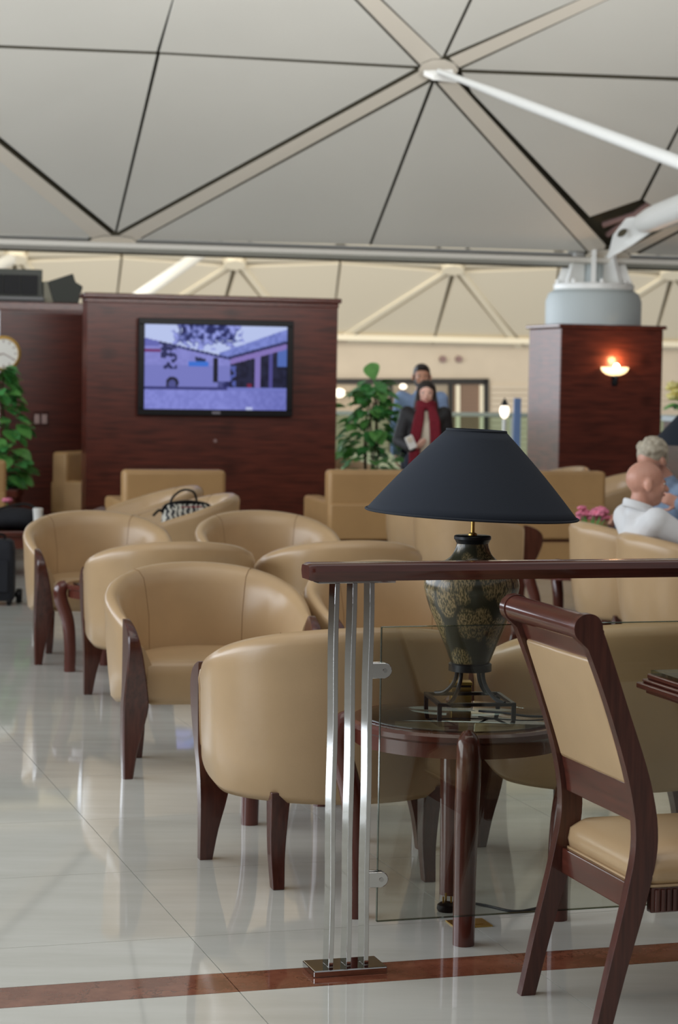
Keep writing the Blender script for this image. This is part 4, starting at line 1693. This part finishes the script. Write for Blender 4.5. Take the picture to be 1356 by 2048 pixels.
for z, k in ((0.03, 0.9), (0.045, 1.0), (0.25, 1.02), (0.38, 1.0), (0.43, 0.92), (0.445, 0.75)):
    rings.append(rrect(0.12 * k, -0.11 * k, 0.11 * k, 0.04 * k, z))
b.loft(rings)
b.build('shell', M['black_cloth'], t, smooth=50)
for sx in (-1, 1):
    for sy in (-1, 1):
        b = MB()
        b.tube([(sx * 0.085 - 0.012, sy * 0.08, 0.025), (sx * 0.085 + 0.012, sy * 0.08, 0.025)], 0.025, 14)
        b.build('wheel', M['black_plastic'], t)
MB().tube(cr([(-0.05, 0, 0.44), (-0.045, 0, 0.475), (0.045, 0, 0.475), (0.05, 0, 0.44)], 5), 0.009, 8).build('handle', M['black_plastic'], t)
b = MB()
b.box((0, -0.118, 0.2), (0.17, 0.02, 0.22))
b.build('front_pocket', M['black_cloth'], t, smooth=30, bevel=0.008)
b = MB()
b.tube([(0.125, 0.10, 0.05), (0.165, 0.10, 0.05)], 0.05, 18)
b.build('trolley_wheel', M['black_plastic'], t, bevel=0.006)
MB().box((0.10, 0.09, 0.06), (0.07, 0.03, 0.035)).build('axle_arm', M['black_plastic'], t, smooth=0, bevel=0.005)


# ------------------------------------------------------------------ plants
def leaf_mesh(name, L, Wd, mat):
    prof = [(0, 0.02), (0.12, 0.42), (0.3, 0.85), (0.5, 1.0), (0.7, 0.82), (0.88, 0.42), (1.0, 0.0)]
    vs, fs = [], []
    for i, (t_, w_) in enumerate(prof):
        z = -0.35 * L * t_ * t_
        vs += [(-w_ * Wd / 2, t_ * L, z + 0.10 * Wd * w_), (0, t_ * L, z), (w_ * Wd / 2, t_ * L, z + 0.10 * Wd * w_)]
    for i in range(len(prof) - 1):
        a = i * 3
        fs += [(a, a + 1, a + 4, a + 3), (a + 1, a + 2, a + 5, a + 4)]
    n0 = len(vs)
    vs += [(x, y, z - 0.0012) for x, y, z in vs]
    fs += [tuple(n0 + i for i in reversed(f)) for f in list(fs)]
    me = bpy.data.meshes.new(name)
    me.from_pydata(vs, [], fs)
    for p_ in me.polygons:
        p_.use_smooth = True
    me.materials.append(mat)
    return me


LEAF = [leaf_mesh('leaf', 0.17, 0.125, M['leaf']), leaf_mesh('leaf', 0.15, 0.11, M['leaf2'])]


def plant(name, label, loc, z0, z1, rad, nleaf, planter, seed, extra=()):
    rs = random.Random(seed)
    t = thing(name, label, 'plant', loc)
    planter(t)
    for k in range(5):
        a = k * 2 * PI / 5 + seed
        b = MB()
        b.tube(cr([(0.04 * math.cos(a), 0.04 * math.sin(a), z0 - 0.1), (0.07 * math.cos(a), 0.07 * math.sin(a), z0 + (z1 - z0) * 0.4), (0.05 * math.cos(a + 1), 0.05 * math.sin(a + 1), z0 + (z1 - z0) * (0.75 + 0.05 * k))], 5), 0.009, 7)
        b.build('stem', M['stem'], t)
    for i in range(nleaf):
        f = rs.random()
        z = z0 + (z1 - z0) * f
        prof = rad * (0.62 + 0.38 * math.sin(PI * min(1, f * 1.15 + 0.1))) * (1.0 if f < 0.8 else 1.0 - (f - 0.8) * 2.6)
        a = rs.random() * 2 * PI
        rr = prof * (0.25 + 0.75 * math.sqrt(rs.random()))
        leaf_at(t, (rr * math.cos(a) * 0.75, rr * math.sin(a) * 0.75, z), a, rs.uniform(-0.5, 0.4), rs.uniform(0.75, 1.2), rs.randint(0, 1), rs)
    for (x, y, z, a, pitch, s_) in extra:
        leaf_at(t, (x, y, z), a, pitch, s_, 0, rs)
    return t


def leaf_at(t, p, a, pitch, s_, kind, rs):
    o = bpy.data.objects.new('leaf', LEAF[kind])
    COL.objects.link(o)
    o.parent = t
    o.location = p
    o.rotation_euler = (pitch, rs.uniform(-0.4, 0.4), a - PI / 2 + rs.uniform(-0.5, 0.5))
    o.scale = (s_, s_, s_)


def wood_planter(h, wd):
    def f(t):
        MB().box((0, 0, h / 2 - 0.03), (wd - 0.04, wd - 0.04, h - 0.06)).build('planter', M['wood'], t, smooth=0, bevel=0.006)
        MB().box((0, 0, h - 0.035), (wd, wd, 0.07)).build('planter_rim', M['wood_light'], t, smooth=0, bevel=0.008)
        MB().box((0, 0, h + 0.002), (wd - 0.1, wd - 0.1, 0.01)).build('soil', M['soil'], t, smooth=0)
    return f


p = at(18, 975, 19.6)
plant('potted_plant', 'leafy green plant in a wooden planter below the wall clock', (p.x - 0.10, 19.55, 0), 0.56, 1.64, 0.34, 190, wood_planter(0.53, 0.42), 2)
p = at(742, 900, 20.5)
plant('potted_plant', 'tall leafy green plant left of the standing couple', (p.x, 20.5, 0), 0.50, 1.56, 0.35, 210, wood_planter(0.45, 0.4), 9,
      extra=((-0.02, 0, 1.72, 4.4, -0.5, 1.3), (0.1, 0, 1.55, 0.5, 0.1, 1.0), (-0.30, 0, 1.22, 3.1, 0.0, 1.2), (-0.24, -0.05, 1.3, 2.9, 0.2, 1.1)))


def flowers(name, label, loc, mat, n, rad, z0, z1, seed, vase=True):
    rs = random.Random(seed)
    t = thing(name, label, 'flowers', loc)
    MB().lathe([(0.05, 0), (0.065, 0.02), (0.075, z0 * 0.55), (0.05, z0 * 0.9), (0.06, z0)], 20).build('vase', M['white_paint'], t)
    for i in range(n):
        a, rr = rs.random() * 2 * PI, rad * math.sqrt(rs.random())
        z = z0 + (z1 - z0) * (0.35 + 0.65 * rs.random()) * (1 - 0.3 * (rr / rad) ** 2)
        x, y = rr * math.cos(a), rr * math.sin(a)
        st = MB().tube([(x * 0.2, y * 0.2, z0 * 0.8), (x, y, z)], 0.003, 5).build('stem', M['leaf'], t)
        fl_ = MB()
        s_ = rs.uniform(0.022, 0.036) * rad / 0.1
        for k in range(6):
            b_ = k * PI / 3 + a
            fl_.ellipsoid((x + s_ * 0.6 * math.cos(b_), y + s_ * 0.6 * math.sin(b_), z + 0.004 * (k % 2)), (s_ * 0.62, s_ * 0.62, s_ * 0.42), n=7, m=5)
        fl_.ellipsoid((x, y, z + s_ * 0.3), (s_ * 0.5, s_ * 0.5, s_ * 0.4), n=7, m=5)
        fl_.build('blossom', mat, t)
    for i in range(6):
        a = rs.random() * 2 * PI
        leaf_at(t, (rad * 0.4 * math.cos(a), rad * 0.4 * math.sin(a), z0 + 0.01), a, 0.1, 0.5 * rad / 0.1, 0, rs)
    return t


p = at(1180, 1068, 13.1)
tbz = 0.47
round_table('side_table', 'round wooden table in front of the bald man carrying pink flowers', (p.x - 0.10, 13.1), R(15), 0.25, tbz, tg)
flowers('pink_flowers', 'pink flowers in a vase just left of the bald man', (p.x, 13.05, tbz + 0.008), M['pink'], 16, 0.10, 0.22, 0.36, 4)

# background right of the column: flowers on a grey counter, dark lamp
p = at(1362, 832, 24.0)
t = thing('counter', 'pale grey topped counter at the right picture edge behind the column', 'counter', (p.x + 0.6, 24.0, 0), TH)
MB().box((0, 0, p.z - 0.03), (1.5, 0.6, 0.06)).build('worktop', M['grey_paint'], t, smooth=0, bevel=0.006)
MB().box((0, 0, (p.z - 0.06) / 2), (1.46, 0.56, p.z - 0.06)).build('cabinet', M['burl_dark'], t, smooth=0)
flowers('yellow_flowers', 'pale yellow flowers on the counter behind the wood column', (p.x + 0.10, 24.02, p.z), M['pale_petal'], 34, 0.24, 0.10, 0.42, 8)
p = at(1385, 890, 15.3)
t = thing('side_table', 'small square table behind the grey-haired man carrying the dark lamp', 'table', (p.x, 15.3, 0), TH)
MB().box((0, 0, 0.57), (0.5, 0.5, 0.04)).build('top', M['wood_light'], t, smooth=0, bevel=0.006)
for sx in (-1, 1):
    for sy in (-1, 1):
        MB().box((sx * 0.21, sy * 0.21, 0.275), (0.045, 0.045, 0.55)).build('leg', M['wood'], t, smooth=0, bevel=0.004)
t = thing('table_lamp', 'dark navy lampshade at right picture edge behind the grey-haired man', 'lamp', (p.x, 15.3, 0.59))
zz = p.z - 0.59
b = MB()
b.lathe([(0.30, zz), (0.085, zz + 0.235), (0.081, zz + 0.235), (0.296, zz)], 48, cap=False)
b.build('shade', M['shade'], t)
b = MB()
b.lathe([(0.06, 0), (0.07, 0.02), (0.03, 0.05), (0.10, 0.25), (0.06, zz - 0.12), (0.03, zz - 0.08), (0.008, zz - 0.06), (0.008, zz + 0.2)], 28)
b.build('base', M['vase'], t)


# ------------------------------------------------------------------ people
def remesh(mb, name, vox, smooth_it, mat, parent):
    me = mb.mesh(name + '_raw', fix=True)
    o = bpy.data.objects.new(name + '_raw', me)
    COL.objects.link(o)
    m = o.modifiers.new('r', 'REMESH')
    m.mode = 'VOXEL'
    m.voxel_size = vox
    m.use_smooth_shade = True
    if smooth_it:
        s = o.modifiers.new('s', 'SMOOTH')
        s.factor = 0.5
        s.iterations = smooth_it
    dg = bpy.context.evaluated_depsgraph_get()
    out = bpy.data.meshes.new_from_object(o.evaluated_get(dg))
    out.name = name
    bpy.data.objects.remove(o)
    bpy.data.meshes.remove(me)
    for p_ in out.polygons:
        p_.use_smooth = True
    out.materials.clear()
    out.materials.append(mat)
    return link(name, out, parent)


def basis(fwd, up):
    f = Vector(fwd).normalized()
    u_ = (Vector(up) - f * f.dot(Vector(up))).normalized()
    r_ = f.cross(u_)
    return Matrix((r_, f, u_)).transposed()      # columns: right, forward, up


def head_shapes(mb, c, B, s, chin=1.0):
    """c = head centre; B = basis; s = head height / 0.23"""
    P_ = lambda x, y, z: Vector(c) + B @ Vector((x * s, y * s, z * s))
    E = lambda x, y, z, a, b, d: mb.ellipsoid(P_(x, y, z), (a * s, b * s, d * s), B, 18, 12)
    E(0, -0.012, 0.026, 0.077, 0.097, 0.088)
    E(0, 0.022, -0.03, 0.062, 0.070, 0.075)
    E(0, 0.040, -0.075, 0.042, 0.045, 0.040 * chin)
    E(0, 0.083, 0.012, 0.045, 0.016, 0.014)
    mb.capsule(P_(0, 0.090, 0.0), P_(0, 0.110, -0.028), 0.009 * s, 0.015 * s)
    E(0.035, 0.07, -0.02, 0.022, 0.02, 0.02)
    E(-0.035, 0.07, -0.02, 0.022, 0.02, 0.02)
    for sg in (1, -1):
        E(sg * 0.084, -0.014, -0.008, 0.014, 0.022, 0.035)
    E(0, 0.082, -0.055, 0.026, 0.012, 0.010)


def face_parts(c, B, s, parent):
    P_ = lambda x, y, z: Vector(c) + B @ Vector((x * s, y * s, z * s))
    for sg in (1, -1):
        MB().ellipsoid(P_(sg * 0.031, 0.081, 0.003), (0.0115 * s, 0.010 * s, 0.0065 * s), B, 10, 8).build('eye', M['eye_white'], parent)
        MB().ellipsoid(P_(sg * 0.031, 0.089, 0.003), (0.0055 * s, 0.004 * s, 0.0055 * s), B, 8, 6).build('iris', M['iris'], parent)
        MB().capsule(P_(sg * 0.016, 0.093, 0.019), P_(sg * 0.046, 0.084, 0.020), 0.0032 * s, 0.0025 * s, 6).build('eyebrow', M['hair_dark'], parent)
    MB().ellipsoid(P_(0, 0.093, -0.055), (0.022 * s, 0.006 * s, 0.006 * s), B, 10, 6).build('mouth', M['lip'], parent)


def hand_shapes(mb, wrist, d, palm_n, s=1.0, curl=0.7):
    """hand from wrist along d, palm facing palm_n"""
    d = Vector(d).normalized()
    n = (Vector(palm_n) - d * d.dot(Vector(palm_n))).normalized()
    r_ = d.cross(n)
    w_ = Vector(wrist)
    for k in range(4):
        x = (k - 1.5) * 0.019 * s
        mb.capsule(w_ + d * 0.015 * s + r_ * x * 0.7, w_ + d * 0.085 * s + r_ * x, 0.013 * s, 0.011 * s, 8)
        L = (0.068, 0.078, 0.073, 0.058)[k] * s
        p = w_ + d * 0.088 * s + r_ * x
        a = 0.25 * curl
        for seg, fr in ((0.45, 1), (0.32, 2), (0.23, 3)):
            a2 = a + curl * 0.45 * fr
            q_ = p + (d * math.cos(a2) + n * math.sin(a2)) * L * seg
            mb.capsule(p, q_, 0.0088 * s, 0.008 * s, 8)
            p = q_
    p = w_ + d * 0.03 * s + r_ * 0.03 * s
    q_ = p + (d * 0.6 + r_ * 0.75 + n * 0.35).normalized() * 0.042 * s
    mb.capsule(p, q_, 0.013 * s, 0.0105 * s, 8)
    mb.capsule(q_, q_ + (d * 0.85 + r_ * 0.2 + n * 0.4).normalized() * 0.034 * s, 0.010 * s, 0.0085 * s, 8)


def person(label, root, J, fwd_head, up_head, head_s, skin, clothes, hair, rz=0.0, chin=1.0, hands=True, group=None):
    """J holds joints in world axes relative to root"""
    t = thing('person', label, 'person', root, rz, group)
    B = basis(fwd_head, up_head)
    mb = MB()
    v = {k: Vector(p_) for k, p_ in J.items()}
    head_shapes(mb, v['head'], B, head_s, chin)
    mb.capsule(v['neck'], v['head'] + B @ Vector((0, -0.02, -0.05)) * head_s, 0.056 * head_s, 0.052 * head_s)
    mb.capsule(v['pelvis'], v['chest'], 0.13, 0.12)
    mb.capsule(v['chest'], v['neck'], 0.115, 0.055)
    for sd in ('l', 'r'):
        mb.capsule(v['sh_' + sd], v['chest'], 0.055, 0.09)
        mb.capsule(v['sh_' + sd], v['el_' + sd], 0.050, 0.040)
        mb.capsule(v['el_' + sd], v['wr_' + sd], 0.040, 0.027)
        mb.capsule(v['hip_' + sd], v['pelvis'], 0.085, 0.10)
        mb.capsule(v['hip_' + sd], v['kn_' + sd], 0.080, 0.055)
        mb.capsule(v['kn_' + sd], v['an_' + sd], 0.055, 0.036)
        toe = v['toe_' + sd]
        mb.capsule(v['an_' + sd], toe, 0.036, 0.03)
        if hands:
            hand_shapes(mb, v['wr_' + sd], v['hd_' + sd], v['pn_' + sd], 1.0)
    body = remesh(mb, 'body', 0.0085, 3, skin, t)
    face_parts(v['head'], B, head_s, body)
    for nm, shapes, mat, vox in clothes:
        cb = MB()
        for sh in shapes:
            cb.capsule(*sh)
        remesh(cb, nm, vox, 6, mat, t)
    if hair:
        hb2 = MB()
        hair(hb2, v['head'], B, head_s)
        remesh(hb2, 'hair', 0.009, 2, M['hair_grey'] if 'grey' in label else M['hair_dark'], t)
    return t, v, B


def std_clothes(v, top, bottom, extra=0.018, sleeves=1.0, shoes=True):
    sh = [(v['pelvis'] + Vector((0, 0, -0.02)), v['chest'], 0.145 + extra, 0.135 + extra), (v['chest'], v['neck'] + Vector((0, 0, -0.035)), 0.12 + extra, 0.062 + extra)]
    for sd in 'lr':
        sh += [(v['sh_' + sd], v['chest'], 0.06 + extra, 0.10 + extra), (v['sh_' + sd], v['el_' + sd], 0.056 + extra, 0.048 + extra),
               (v['el_' + sd], v['el_' + sd].lerp(v['wr_' + sd], 0.94), 0.046 + extra, 0.034 + extra)]
    lg = []
    for sd in 'lr':
        lg += [(v['hip_' + sd], v['pelvis'], 0.10 + extra, 0.12 + extra), (v['hip_' + sd], v['kn_' + sd], 0.09 + extra, 0.068 + extra), (v['kn_' + sd], v['an_' + sd] + (v['kn_' + sd] - v['an_' + sd]) * 0.06, 0.066 + extra, 0.052 + extra)]
    out = [('top', sh, top, 0.011), ('trousers', lg, bottom, 0.011)]
    if shoes:
        for sd in 'lr':
            a = v['an_' + sd]
            out.append(('shoe', [(Vector((a.x, a.y, 0.045)) - (v['toe_' + sd] - a) * 0.2, Vector((v['toe_' + sd].x, v['toe_' + sd].y, 0.042)), 0.044, 0.040), (a, a + Vector((0, 0, -0.02)), 0.043, 0.043)], M['black_plastic'], 0.010))
    return out


def short_hair(mb, c, B, s):
    P_ = lambda x, y, z: Vector(c) + B @ Vector((x * s, y * s, z * s))
    mb.ellipsoid(P_(0, -0.022, 0.050), (0.082 * s, 0.098 * s, 0.078 * s), B, 18, 12)
    mb.ellipsoid(P_(0, -0.062, 0.0), (0.072 * s, 0.055 * s, 0.075 * s), B, 18, 12)
    mb.ellipsoid(P_(0, 0.035, 0.092), (0.06 * s, 0.05 * s, 0.03 * s), B, 18, 12)
    for sg in (1, -1):
        mb.ellipsoid(P_(sg * 0.072, 0.0, 0.02), (0.012 * s, 0.03 * s, 0.045 * s), B, 12, 8)


def curly_hair(mb, c, B, s):
    rs = random.Random(3)
    P_ = lambda x, y, z: Vector(c) + B @ Vector((x * s, y * s, z * s))
    mb.ellipsoid(P_(0, -0.03, 0.045), (0.088 * s, 0.10 * s, 0.085 * s), B, 18, 12)
    mb.ellipsoid(P_(0, -0.068, -0.01), (0.075 * s, 0.055 * s, 0.08 * s), B, 18, 12)
    for i in range(90):
        a, z = rs.random() * 2 * PI, rs.uniform(-0.2, 1)
        q_ = math.sqrt(max(0, 1 - z * z))
        x, y = q_ * math.cos(a), q_ * math.sin(a)
        if y > 0.45 and z < 0.55:
            continue
        mb.ellipsoid(P_(0.088 * x, -0.03 + 0.102 * y, 0.045 + 0.088 * z), (0.018 * s, 0.018 * s, 0.018 * s), B, 8, 6)


def long_hair(mb, c, B, s):
    P_ = lambda x, y, z: Vector(c) + B @ Vector((x * s, y * s, z * s))
    mb.ellipsoid(P_(0, -0.022, 0.045), (0.085 * s, 0.10 * s, 0.082 * s), B, 18, 12)
    mb.ellipsoid(P_(0, -0.066, -0.03), (0.082 * s, 0.05 * s, 0.11 * s), B, 18, 12)
    for sg in (1, -1):
        mb.capsule(P_(sg * 0.070, 0.015, 0.06), P_(sg * 0.082, 0.0, -0.05), 0.022 * s, 0.024 * s)
        mb.capsule(P_(sg * 0.082, 0.0, -0.05), P_(sg * 0.105, 0.01, -0.20), 0.026 * s, 0.03 * s)
        mb.capsule(P_(sg * 0.105, 0.01, -0.20), P_(sg * (0.125 if sg > 0 else 0.10), 0.03, -0.34), 0.032 * s, 0.018 * s)


# the standing couple, walking towards the camera
def standing(height, hx=0.0, arms=None):
    h = height / 1.75
    v = {'head': (hx, -0.03, 1.625 * h), 'neck': (0, 0, 1.47 * h), 'chest': (0, 0, 1.27 * h), 'pelvis': (0, 0.01, 0.98 * h)}
    for sd, sg in (('l', 1), ('r', -1)):
        v['sh_' + sd] = (sg * 0.185 * h, 0.01, 1.41 * h)
        v['el_' + sd] = (sg * 0.235 * h, 0.03, 1.12 * h)
        v['wr_' + sd] = (sg * 0.24 * h, -0.05, 0.88 * h)
        v['hd_' + sd] = (0, -0.25, -1)
        v['pn_' + sd] = (-sg, 0, 0)
        v['hip_' + sd] = (sg * 0.09 * h, 0.01, 0.92 * h)
        v['kn_' + sd] = (sg * 0.10 * h, -0.06 if sg > 0 else 0.03, 0.50 * h)
        v['an_' + sd] = (sg * 0.10 * h, -0.08 if sg > 0 else 0.14, 0.085)
        v['toe_' + sd] = (sg * 0.11 * h, -0.21 if sg > 0 else 0.02, 0.04)
    if arms:
        v.update(arms)
    return {k: Vector(p_) for k, p_ in v.items()}


pm_ = at(843, 760, 20.9)
J = standing(1.72)
man, v, B = person('standing man with short dark hair and beard in a light blue shirt behind the woman', (pm_.x, 20.9, 0), J, (0.02, -1, -0.05), (0, 0, 1), 1.0, M['skin_tan'], std_clothes(J, M['shirt_blue'], M['jeans']), short_hair, chin=1.1)
bb = MB()
Pq = lambda x, y, z: v['head'] + B @ Vector((x, y, z))
bb.ellipsoid(Pq(0, 0.045, -0.078), (0.052, 0.050, 0.046), B, 16, 10)
for sg in (1, -1):
    bb.ellipsoid(Pq(sg * 0.052, 0.015, -0.05), (0.018, 0.04, 0.045), B, 12, 8)
remesh(bb, 'beard', 0.008, 2, M['hair_dark'], man)

pw = at(852, 800, 19.7)
J = standing(1.56, 0.0, None)
J['el_r'] = Vector((-0.235, 0.02, 1.02))
J['wr_r'] = Vector((-0.12, -0.20, 0.96))
J['hd_r'] = Vector((0.5, -0.5, 0.2))
J['pn_r'] = Vector((0.3, 0.2, 1))
cl = std_clothes(J, M['jacket'], M['jeans'])
cl.append(('blouse', [(J['pelvis'] + Vector((0, -0.055, 0)), J['chest'] + Vector((0, -0.07, 0)), 0.125, 0.10), (J['chest'] + Vector((0, -0.07, 0)), J['neck'] + Vector((0, -0.05, -0.06)), 0.10, 0.05)], M['cream'], 0.011))
woman, v, B = person('standing woman with long dark hair, black jacket and burgundy scarf', (pw.x, 19.7, 0), J, (-0.02, -1, -0.08), (0, 0, 1), 0.95, M['skin'], cl, long_hair)
n_ = v['neck']
sb = MB()
for k in range(24):
    a0, a1 = 2 * PI * k / 24, 2 * PI * (k + 1) / 24
    for dz, rr in ((0.0, 0.085), (0.035, 0.078)):
        sb.capsule(n_ + Vector((rr * math.cos(a0), rr * 0.9 * math.sin(a0) - 0.01, dz - 0.02 * math.sin(a0))), n_ + Vector((rr * math.cos(a1), rr * 0.9 * math.sin(a1) - 0.01, dz - 0.02 * math.sin(a1))), 0.028, 0.028, 8)
for x0, x1, zl in ((-0.07, -0.10, 0.78), (0.075, 0.085, 0.86)):
    for o_ in (-0.03, 0.0, 0.03):
        pth = [n_ + Vector((x0 * 0.7 + o_ * 0.6, -0.09, 0.0)), Vector((x0 + o_, -0.165, 1.20)), Vector((x1 + o_, -0.195, 1.02)), Vector((x1 * 1.05 + o_, -0.19, zl))]
        for a_, b_ in zip(pth[:-1], pth[1:]):
            sb.capsule(a_, b_, 0.022, 0.022, 8)
remesh(sb, 'scarf', 0.009, 4, M['scarf'], woman)
wr = v['wr_r']
t = thing('paper_packet', 'white folded paper packet in the standing woman hand', 'packet', (pw.x + wr.x + 0.0, 19.7 + wr.y - 0.09, wr.z + 0.02), R(10))
b = MB()
b.box((-0.02, 0, 0.03), (0.075, 0.02, 0.12), Matrix.Rotation(R(-25), 3, 'Y'))
b.build('packet', M['paper'], t, smooth=0, bevel=0.006)
MB().box((-0.035, -0.013, 0.055), (0.045, 0.006, 0.05), Matrix.Rotation(R(-25), 3, 'Y')).build('flap', M['cream'], t, smooth=0, bevel=0.002)


# the seated men: local frame with the sitter looking along +u
def seated(lean, headp, dirf):
    """dirf: facing unit vector, joints relative to a point on the floor below the pelvis"""
    f = Vector(dirf).normalized()
    l_ = Vector((-f.y, f.x, 0))
    q = lambda a, b_, z: f * a + l_ * b_ + Vector((0, 0, z))
    v = {'pelvis': q(0, 0, 0.53), 'chest': q(lean[0], 0, lean[1]), 'neck': q(lean[2], 0, lean[3]), 'head': q(headp[0], 0, headp[1])}
    for sd, sg in (('l', 1), ('r', -1)):
        c_ = lean[0] * 0.35 + lean[2] * 0.65
        v['sh_' + sd] = q(c_, sg * 0.18, lean[3] - 0.055)
        v['el_' + sd] = q(c_ + 0.10, sg * 0.22, lean[3] - 0.29)
        v['wr_' + sd] = q(c_ + 0.32, sg * 0.12, lean[3] - 0.27)
        v['hd_' + sd] = f * 0.8 + Vector((0, 0, 0.3)) - l_ * sg * 0.4
        v['pn_' + sd] = -l_ * sg
        v['hip_' + sd] = q(0.03, sg * 0.09, 0.53)
        v['kn_' + sd] = q(0.42, sg * 0.12, 0.54)
        v['an_' + sd] = q(0.40, sg * 0.12, 0.085)
        v['toe_' + sd] = q(0.55, sg * 0.13, 0.04)
    return v, f, l_


fb = Vector((math.cos(R(17)), math.sin(R(17)), 0))
J, f, l_ = seated((-0.07, 0.74, -0.12, 0.92), (-0.08, 1.055), fb)
hp = at(1293, 960, 11.42)
rootb = Vector((hp.x, 11.42, 0)) + fb * 0.08
J['el_r'] = J['sh_r'] + fb * 0.22 - l_ * 0.05 + Vector((0, 0, -0.14))
J['wr_r'] = J['el_r'] + fb * 0.10 + l_ * 0.0 + Vector((0, 0, 0.20))
J['hd_r'] = Vector((0.3, 0, 1)) + fb * 0.3
J['pn_r'] = fb * -1 + l_ * 0.4
cl = std_clothes(J, M['shirt_white'], M['jeans'], 0.02)
bald, v, B = person('bald seated man in a white shirt, in profile facing right', (rootb.x, rootb.y, 0), J, fb * 1 + Vector((0.0, -0.12, -0.02)), (0, 0, 1), 1.04, M['skin_pink'], cl, None)
cb = MB()
nk = v['neck']
for k in range(20):
    a0, a1 = 2 * PI * k / 20, 2 * PI * (k + 1) / 20
    P2 = lambda a, z: nk + f * (0.070 * math.cos(a) - 0.005) + l_ * (0.070 * math.sin(a)) + Vector((0, 0, z - 0.022 * math.cos(a)))
    cb.capsule(P2(a0, 0.005), P2(a1, 0.005), 0.016, 0.016, 8)
    cb.capsule(P2(a0, 0.028), P2(a1, 0.028), 0.012, 0.012, 8)
remesh(cb, 'collar', 0.007, 2, M['shirt_white'], bald)
ph = rootb + v['wr_l'] + v['hd_l'].normalized() * 0.10
t = thing('phone', 'dark phone in the hand of the bald man', 'phone', (ph.x, ph.y, ph.z + 0.02), R(30))
MB().box((0, 0, 0.0), (0.075, 0.012, 0.14), Matrix.Rotation(R(35), 3, 'X')).build('case', M['black_plastic'], t, smooth=0, bevel=0.004)
MB().box((0, -0.006, 0.004), (0.066, 0.004, 0.125), Matrix.Rotation(R(35), 3, 'X')).build('display', M['black'], t, smooth=0)

fg = Vector((-0.85, -0.5, 0)).normalized()
J, f, l_ = seated((0.14, 0.76, 0.24, 0.95), (0.36, 1.06), fg)
hp = at(1302, 920, 13.1)
scz = hp.z
J2 = {}
for k_, p_ in J.items():
    J2[k_] = p_.copy()
J2['head'] = Vector((J['head'].x, J['head'].y, scz - 0.01))
rootg = Vector((hp.x - J['head'].x, 13.1 - J['head'].y, 0))
dz = scz - 1.06
for k_ in ('neck', 'chest', 'sh_l', 'sh_r', 'el_l', 'el_r', 'wr_l', 'wr_r'):
    J2[k_] = J2[k_] + Vector((0, 0, dz * 0.8))
J2['wr_l'] = J2['head'] + Vector((0.16, -0.16, -0.24))
J2['el_l'] = J2['sh_l'].lerp(J2['wr_l'], 0.5) + Vector((0.10, 0.0, -0.14))
cl = std_clothes(J2, M['sweater'], M['jeans'], 0.02)
grey, v, B = person('seated man with curly grey hair in a blue grey sweater leaning forward', (rootg.x, rootg.y, 0), J2, (-0.55, -0.55, -0.5), (0, 0, 1), 0.98, M['skin_pink'], cl, curly_hair)
place_copy(tub, 'tan tub chair under the grey-haired man in the sweater', (rootg.x + 0.02, rootg.y + 0.01), math.atan2(fg.x, -fg.y), CH)

for o in bpy.data.objects:
    if 'used_up' in o:
        del o['used_up']
